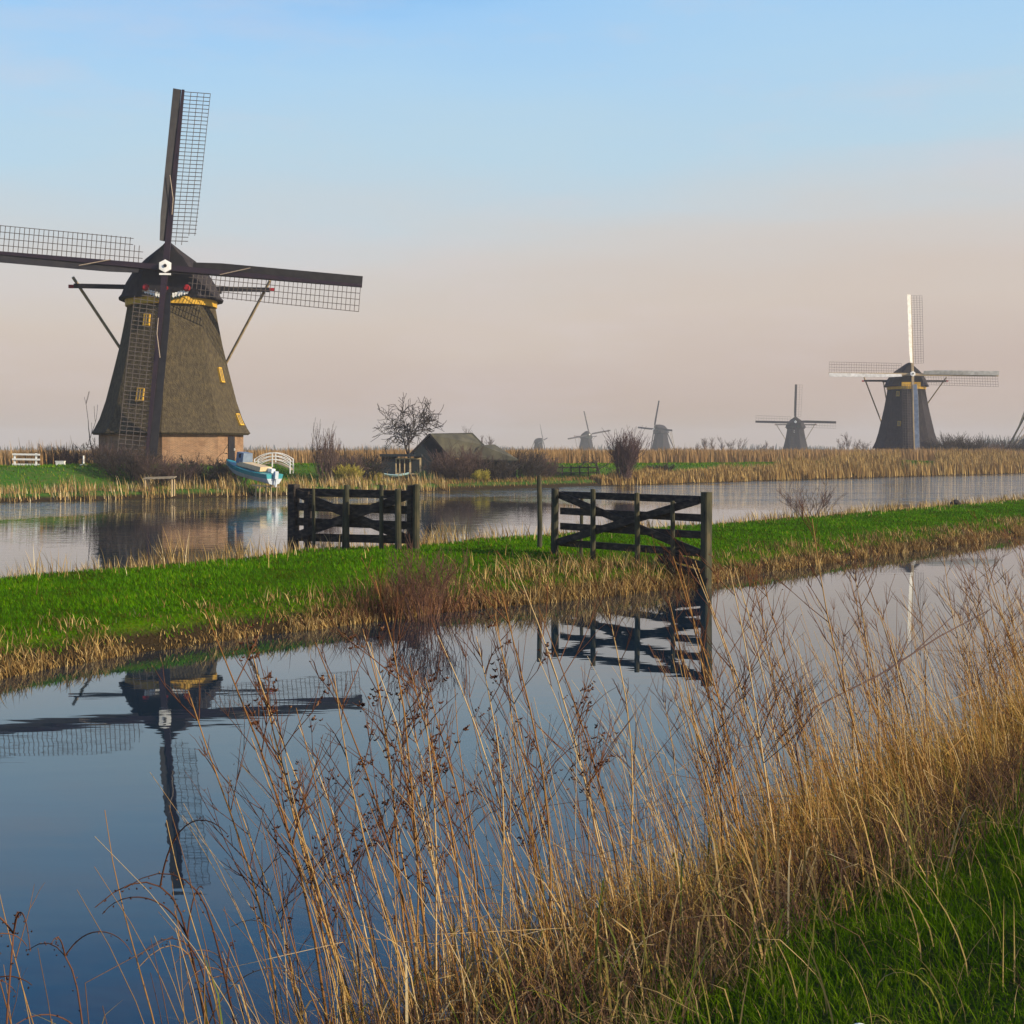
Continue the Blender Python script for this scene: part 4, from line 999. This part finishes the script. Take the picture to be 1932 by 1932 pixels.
stuff('bank_grass', parts, M_GRASS, 'green grass with dry blades on the near bank at the lower right', 'grass')
# broad dry leaf blades, creased and hanging over
N = 620
a = np.concatenate([rng.normal(5.6, 1.6, 380), rng.uniform(1, 15, 240)]); d = rng.uniform(.1, 1.9, N); base = near_pts(a, d)
K = 7; t = np.linspace(0, 1, K); L = rng.uniform(.35, .95, N); an = rng.uniform(0, 2 * np.pi, N); kn = rng.uniform(.35, .75, N); drop = rng.uniform(.9, 2.6, N); e0 = rng.uniform(.75, 1.5, N)
el = e0[:, None] - drop[:, None] * (1 / (1 + np.exp(-(t[None, :] - kn[:, None]) * 16)))
st = np.stack([np.cos(an)[:, None] * np.cos(el), np.sin(an)[:, None] * np.cos(el), np.sin(el)], -1) * (L[:, None, None] / (K - 1))
P = base[:, None, :] + np.concatenate([np.zeros((N, 1, 3)), np.cumsum(st[:, :-1], 1)], 1)
P[:, :, 2] = np.maximum(P[:, :, 2], base[:, None, 2] + .01)
W = rng.uniform(.006, .014, N)[:, None] * (1 - .9 * t[None, :] ** 2.5); S = np.stack([-np.sin(an), np.cos(an), np.zeros(N)], 1)
stuff('bent_leaves', [tinted(P, W, S, .25, 1, seed=41)], tint_mat('bent dry leaf', [(0, (.16, .09, .03)), (.3, (.09, .13, .02)), (.5, (.32, .20, .07)), (.85, (.48, .33, .13)), (1, (.62, .48, .25))]), 'broad dry leaf blades creased and hanging over among the near reeds', 'dry leaves')
# dead patches lying in the green grass
N = 4200
cx = rng.uniform(-1, 12, 30); cd = rng.uniform(1.5, 3.8, 30); i = rng.integers(0, 30, N); a = cx[i] + rng.normal(0, .16, N); d = cd[i] + rng.normal(0, .10, N); base = near_pts(a, d); base[:, 2] += rng.uniform(.02, .08, N)
P, W, S = blades(base, rng.uniform(.08, .28, N), rng.uniform(.003, .006, N), 1.3, 4, (-.1, 0), 1.2, seed=42)
stuff('dead_grass', [tinted(P, W, S, .1, 1, seed=43)], tint_mat('dead grass', [(0, (.05, .03, .018)), (.5, (.17, .10, .05)), (1, (.42, .30, .14))]), 'brown dead grass lying in patches in the green grass at the lower right', 'dead grass')
# flattened dead stems and litter at the foot of the reeds
N = 20000
a = -3 + 24 * rng.uniform(0, 1, N) ** 1.3; d = np.where(rng.uniform(0, 1, N) < .5, rng.uniform(.0, 2.0, N), rng.normal(1.12, .38, N)); base = near_pts(a, d); base[:, 2] += rng.uniform(.0, .14, N)
P, W, S = blades(base, rng.uniform(.12, .5, N), rng.uniform(.003, .007, N), 1.3, 4, (-.1, 0), 1.15, seed=26)
stuff('dead_litter', [tinted(P, W, S, 0, .8, seed=27)], tint_mat('dead stems', [(0, (.035, .02, .016)), (.5, (.14, .075, .05)), (.85, (.27, .165, .085)), (1, (.42, .30, .16))]), 'tangle of flattened dead stems at the foot of the reeds', 'plant litter')

# tall individual weeds: stem + side twigs + curled seed heads
def weed_meshes(seed, h, kind):
    g = random.Random(seed); segs = []; heads = []
    lean = g.uniform(.02, .42); K = 14 if kind == 'bramble' else 8; pts, rad = [], []; bend = g.uniform(-.12, .12)
    r0 = {'seeded': .0062, 'forked': .0068, 'cane': .0062, 'bramble': .0048}[kind]
    ph, am = g.uniform(0, 6), g.uniform(.015, .05)
    for k in range(K):
        t = k / (K - 1)
        if kind == 'bramble':
            top = .72; x = -.30 * h * t - .22 * h * max(0, t - .55) ** 1.5 * 2.2; z = h * (math.sin(min(t * 1.9, 2.5)) * .9)
            pts.append(Vector((x, bend * h * t, z)))
        else:
            pts.append(Vector((-lean * h * (t ** 1.35 if kind != 'cane' else t) + am * math.sin(ph + 5 * t), bend * h * t + am * math.cos(ph + 4 * t), h * t * .97)))
        rad.append(r0 * (1 - .68 * t))
    stem = [(0, pts, rad)]
    if kind == 'bramble':                       # smooth arching side shoots
        beads = [pts[i].lerp(pts[i + 1], u) for i in range(3, K - 1) for u in (0, .5)]
        for c in range(g.randint(1, 3)):
            q = pts[g.randint(4, 9)]; az = g.uniform(0, 6.28); el = g.uniform(.7, 1.3); L = h * g.uniform(.25, .5); dr = g.uniform(1.2, 2.6)
            tp = [q]
            for j in range(K - 1):
                e = el - dr * (j / (K - 1)) ** 1.4; tp.append(tp[-1] + Vector((math.cos(az) * math.cos(e), math.sin(az) * math.cos(e), math.sin(e))) * (L / (K - 1)))
            stem.append((0, tp, [.0032 * (1 - .6 * j / (K - 1)) for j in range(K)])); beads += tp[3::2]
    nb = {'seeded': g.randint(7, 11), 'forked': g.randint(9, 15), 'cane': g.randint(0, 2), 'bramble': 0}[kind]
    for c in range(nb):
        t = g.uniform(.34, .97); f = t * (K - 1); i = min(int(f), K - 2); q = pts[i].lerp(pts[i + 1], f - i)
        a = g.uniform(0, 6.28); sp = g.uniform(.4, 1.05)
        d = Vector((math.cos(a) * sp - .15, math.sin(a) * sp, 1)).normalized(); L = g.uniform(.18, .62) * (1.3 - t * .75)
        tp = [q]
        for j in range(3):
            d = (d + Vector((g.uniform(-.2, .2), g.uniform(-.2, .2), g.uniform(-.05, .15)))).normalized(); tp.append(tp[-1] + d * L / 3)
        segs.append((0, tp, [.0030, .0025, .0019, .0011]))
        for e in range(g.randint(1, 3)):
            q2 = tp[g.randint(1, 2)]; d2 = (d + Vector((g.uniform(-.7, .7), g.uniform(-.7, .7), g.uniform(-.1, .4)))).normalized(); l2 = L * g.uniform(.3, .6)
            s2 = [q2, q2 + d2 * l2 * .33, q2 + d2 * l2 * .66 + Vector((0, 0, .01)), q2 + d2 * l2]
            segs.append((0, s2, [.0020, .0017, .0013, .0008])); 
            if kind == 'seeded' and g.random() < .55: heads += [s2[3]]
        if kind == 'seeded': heads += [tp[3], tp[3].lerp(tp[2], .4), tp[3] + Vector((.01, .01, .012))] if g.random() < .75 else []
        elif kind == 'forked' and g.random() < .4: heads.append(tp[3])
    if kind == 'bramble':
        heads += beads
    V, Q, n = tubes(np.array([[tuple(p) for p in s[1]] for s in stem]), np.array([s[2] for s in stem]), 5)
    stem_me = mesh_np('stem', V, Q, np.full(len(V), g.uniform(.1, 1)), smooth=True)
    tw_me = None
    if segs:
        V, Q, n = tubes(np.array([[tuple(p) for p in s[1]] for s in segs]), np.array([s[2] for s in segs]), 3)
        tw_me = mesh_np('twigs', V, Q, np.full(len(V), g.uniform(0, .7)))
    hd_me = None
    if heads:
        hp = []
        for q in heads:
            for e in range(g.randint(1, 4) if kind == 'seeded' else 1):
                L = g.uniform(.010, .030) if kind == 'seeded' else g.uniform(.006, .010); a = g.uniform(0, 6.28); u = Vector((math.cos(a), math.sin(a), g.uniform(-1.1, .4))).normalized()
                v = u.cross(Vector((0, 0, 1))); v = v.normalized() if v.length > .01 else Vector((1, 0, 0)); w = u.cross(v)
                o_ = q + Vector((g.uniform(-.01, .01),) * 3)
                hp.append([o_, o_ + u * L * .35 + w * L * .25, o_ + u * L * .7 + w * L * .2, o_ + u * L * 1.0 - w * L * .15])
        P = np.array([[tuple(p) for p in s] for s in hp]); Rr = np.tile(np.array([.0012, .0050, .0042, .0008]) * (1 if kind == 'seeded' else .6), (len(P), 1))
        V, Q, n = tubes(P, Rr, 4); tt = np.repeat(np.array([g.random() for _ in hp]), n)
        hd_me = mesh_np('seed_heads', V, Q, tt)
    return stem_me, tw_me, hd_me

KINDS = {'seeded': [], 'forked': [], 'cane': [], 'bramble': []}
for kd, n_ in (('seeded', 7), ('forked', 8), ('cane', 5), ('bramble', 5)):
    for k in range(n_):
        me3 = weed_meshes(500 + 17 * k + len(kd) * 131, 1.0 if kd == 'bramble' else 1.9, kd)
        for me_, mt_ in zip(me3, (M_STALK if kd != 'bramble' else M_RUST, M_STALK if kd == 'cane' else M_RUST, M_SEED)):
            if me_: me_.materials.append(mt_)
        KINDS[kd].append(me3)
def place_weed(kd, a, d, sc, rz, label, group):
    p = near_pts(np.array([a]), np.array([d]))[0]; col_ = 966 + F * (p[0] - .35) / p[1]
    if kd == 'forked':
        label, group = (('bare forked weed stalk standing before open blue water, left of the reflected gate', 'forked weeds left of the reflected gate') if col_ < 1080 else
                        ('bare forked weed stalk crossing the reflection of the right hand fence', 'forked weeds before the reflected fence') if col_ < 1400 else
                        ('bare forked weed stalk above the golden grass, right of the reflected fence', 'forked weeds right of the reflected fence'))
    elif kd == 'cane':
        label, group = (('straight pale reed cane leaning left among the arching shoots in the bottom left corner', 'pale canes in the bottom left corner') if col_ < 560 else
                        ('straight pale reed cane leaning left in the thick of the near reeds', 'pale canes in the thick of the reeds'))
    me3 = R.choice(KINDS[kd]); p = near_pts(np.array([a]), np.array([d]))[0]
    root = empty('dry_weed', (p[0], p[1], p[2] - .02), rz); root.scale = (sc,) * 3; tag(root, label, 'weed', group)
    for nm, me_ in zip(('stem', 'twigs', 'seed_heads'), me3):
        if me_:
            o = bpy.data.objects.new(nm, me_); COL.objects.link(o); o.parent = root
            if nm != 'stem': o['kind'] = 'stuff'
LAB = {'seeded': ('dead weed stalk bearing clusters of curled brown seed heads against the blue water', 'seed bearing weed stalks over the blue water'),
       'forked': ('tall bare forked weed stalk rising above the golden grass into the pale water', 'bare forked weed stalks above the golden grass'),
       'cane': ('straight pale reed cane leaning left out of the near bank', 'pale leaning reed canes'),
       'bramble': ('thin arching bramble shoot beaded with buds in the lower left corner', 'arching budded shoots in the lower left corner')}
for k in range(17):
    place_weed('seeded', R.uniform(4.7, 6.9), R.uniform(-.1, .6), R.uniform(.70, 1.2), R.uniform(-.7, .7), *LAB['seeded'])
for k in range(84):
    place_weed('forked', 4.6 + 13 * R.random() ** 1.05, R.uniform(-.3, .8), R.uniform(.80, 1.3), R.uniform(-.8, .8), *LAB['forked'])
for k in range(56):
    place_weed('cane', R.uniform(1.6, 10), R.uniform(-.3, .9), R.uniform(.55, 1.0), R.uniform(-.6, .6), *LAB['cane'])
for k in range(34):
    place_weed('bramble', R.uniform(1.0, 4.6), R.uniform(-.5, .25), R.uniform(.8, 1.5), R.uniform(-1.2, 1.2), *LAB['bramble'])

sa, sb = at(1535, 1335, 10.2), at(1868, 1150, 11.2)
m = MB(); m.tube([sa + Vector((-.05, -.35, -1.15)), sa + Vector((-.16, -.12, -.25)), sa, sa.lerp(sb, .35) + Vector((0, 0, -.03)), sa.lerp(sb, .7) + Vector((0, 0, .01)), sb], [.009, .009, .008, .0075, .006, .004], 6); m.tube([sa.lerp(sb, .55), sa.lerp(sb, .72) + Vector((.1, .05, .16))], [.006, .003], 5)
o = m.build('dead_branch', M_CANE); tag(o, 'long dead branch slanting up to the right through the golden grass', 'branch')
# pale stone lying in the grass
m = MB(); gg = random.Random(9); m.loft([ringp(.022, -.01, gg), ringp(.03, .005, gg), ringp(.022, .022, gg), ringp(.006, .028, gg)])
yy = 5.05; o = m.build('stone', M_WHITE); xx = (1622 - 966) / F * yy; a_, b_ = ab(xx, yy)
o.location = (xx, yy, float(z_near(float(b_near(a_)) - b_)) + .09); tag(o, 'small pale stone lying in the green grass at the lower right', 'stone')

# far trees on the horizon
N = 5200
parts = []
g2 = np.random.default_rng(77)
cx = np.concatenate([g2.uniform(-700, 760, 120)]); cy = g2.uniform(1250, 1450, 120); cs_ = g2.uniform(3.5, 8, 120)
i = g2.integers(0, 120, N); base = np.stack([cx[i] + g2.normal(0, 9, N), cy[i] + g2.normal(0, 6, N), np.full(N, .8)], 1)
parts.append(tinted(*blades(base, cs_[i] * g2.uniform(.3, 1.0, N), np.full(N, 2.2), .3, 3, (0, 0), seed=30), seed=31))
i = g2.integers(0, 26, 2600); cx = g2.uniform(185, 262, 26); cs_ = g2.uniform(5, 10, 26); base = np.stack([cx[i] + g2.normal(0, 3, 2600), 620 + g2.normal(0, 8, 2600), np.full(2600, .8)], 1)
parts.append(tinted(*blades(base, cs_[i] * g2.uniform(.3, 1, 2600), np.full(2600, .7), .4, 3, (0, 0), seed=32), seed=33))
stuff('distant_woods', parts, tint_mat('distant wood', [(0, (.03, .035, .035)), (1, (.07, .07, .06))], transl=0), 'bluish line of distant woods on the horizon', 'woods')

# ------------------------------------------------------------------ haze over the polder
m = MB(); m.box((0, 650, 16.0), (5200, 3800, 45.0)); hzb = m.build('haze', None); tag(hzb, kind='stuff')
hm = bpy.data.materials.new('thin winter haze'); hm.use_nodes = True; hn, hl = hm.node_tree.nodes, hm.node_tree.links
hn.clear(); ho = hn.new('ShaderNodeOutputMaterial'); pv_ = hn.new('ShaderNodeVolumePrincipled')
pv_.inputs['Density'].default_value = .00042; pv_.inputs['Color'].default_value = (.74, .735, .75, 1); pv_.inputs['Anisotropy'].default_value = 0.0
hl.new(pv_.outputs[0], ho.inputs['Volume']); hzb.data.materials.append(hm)
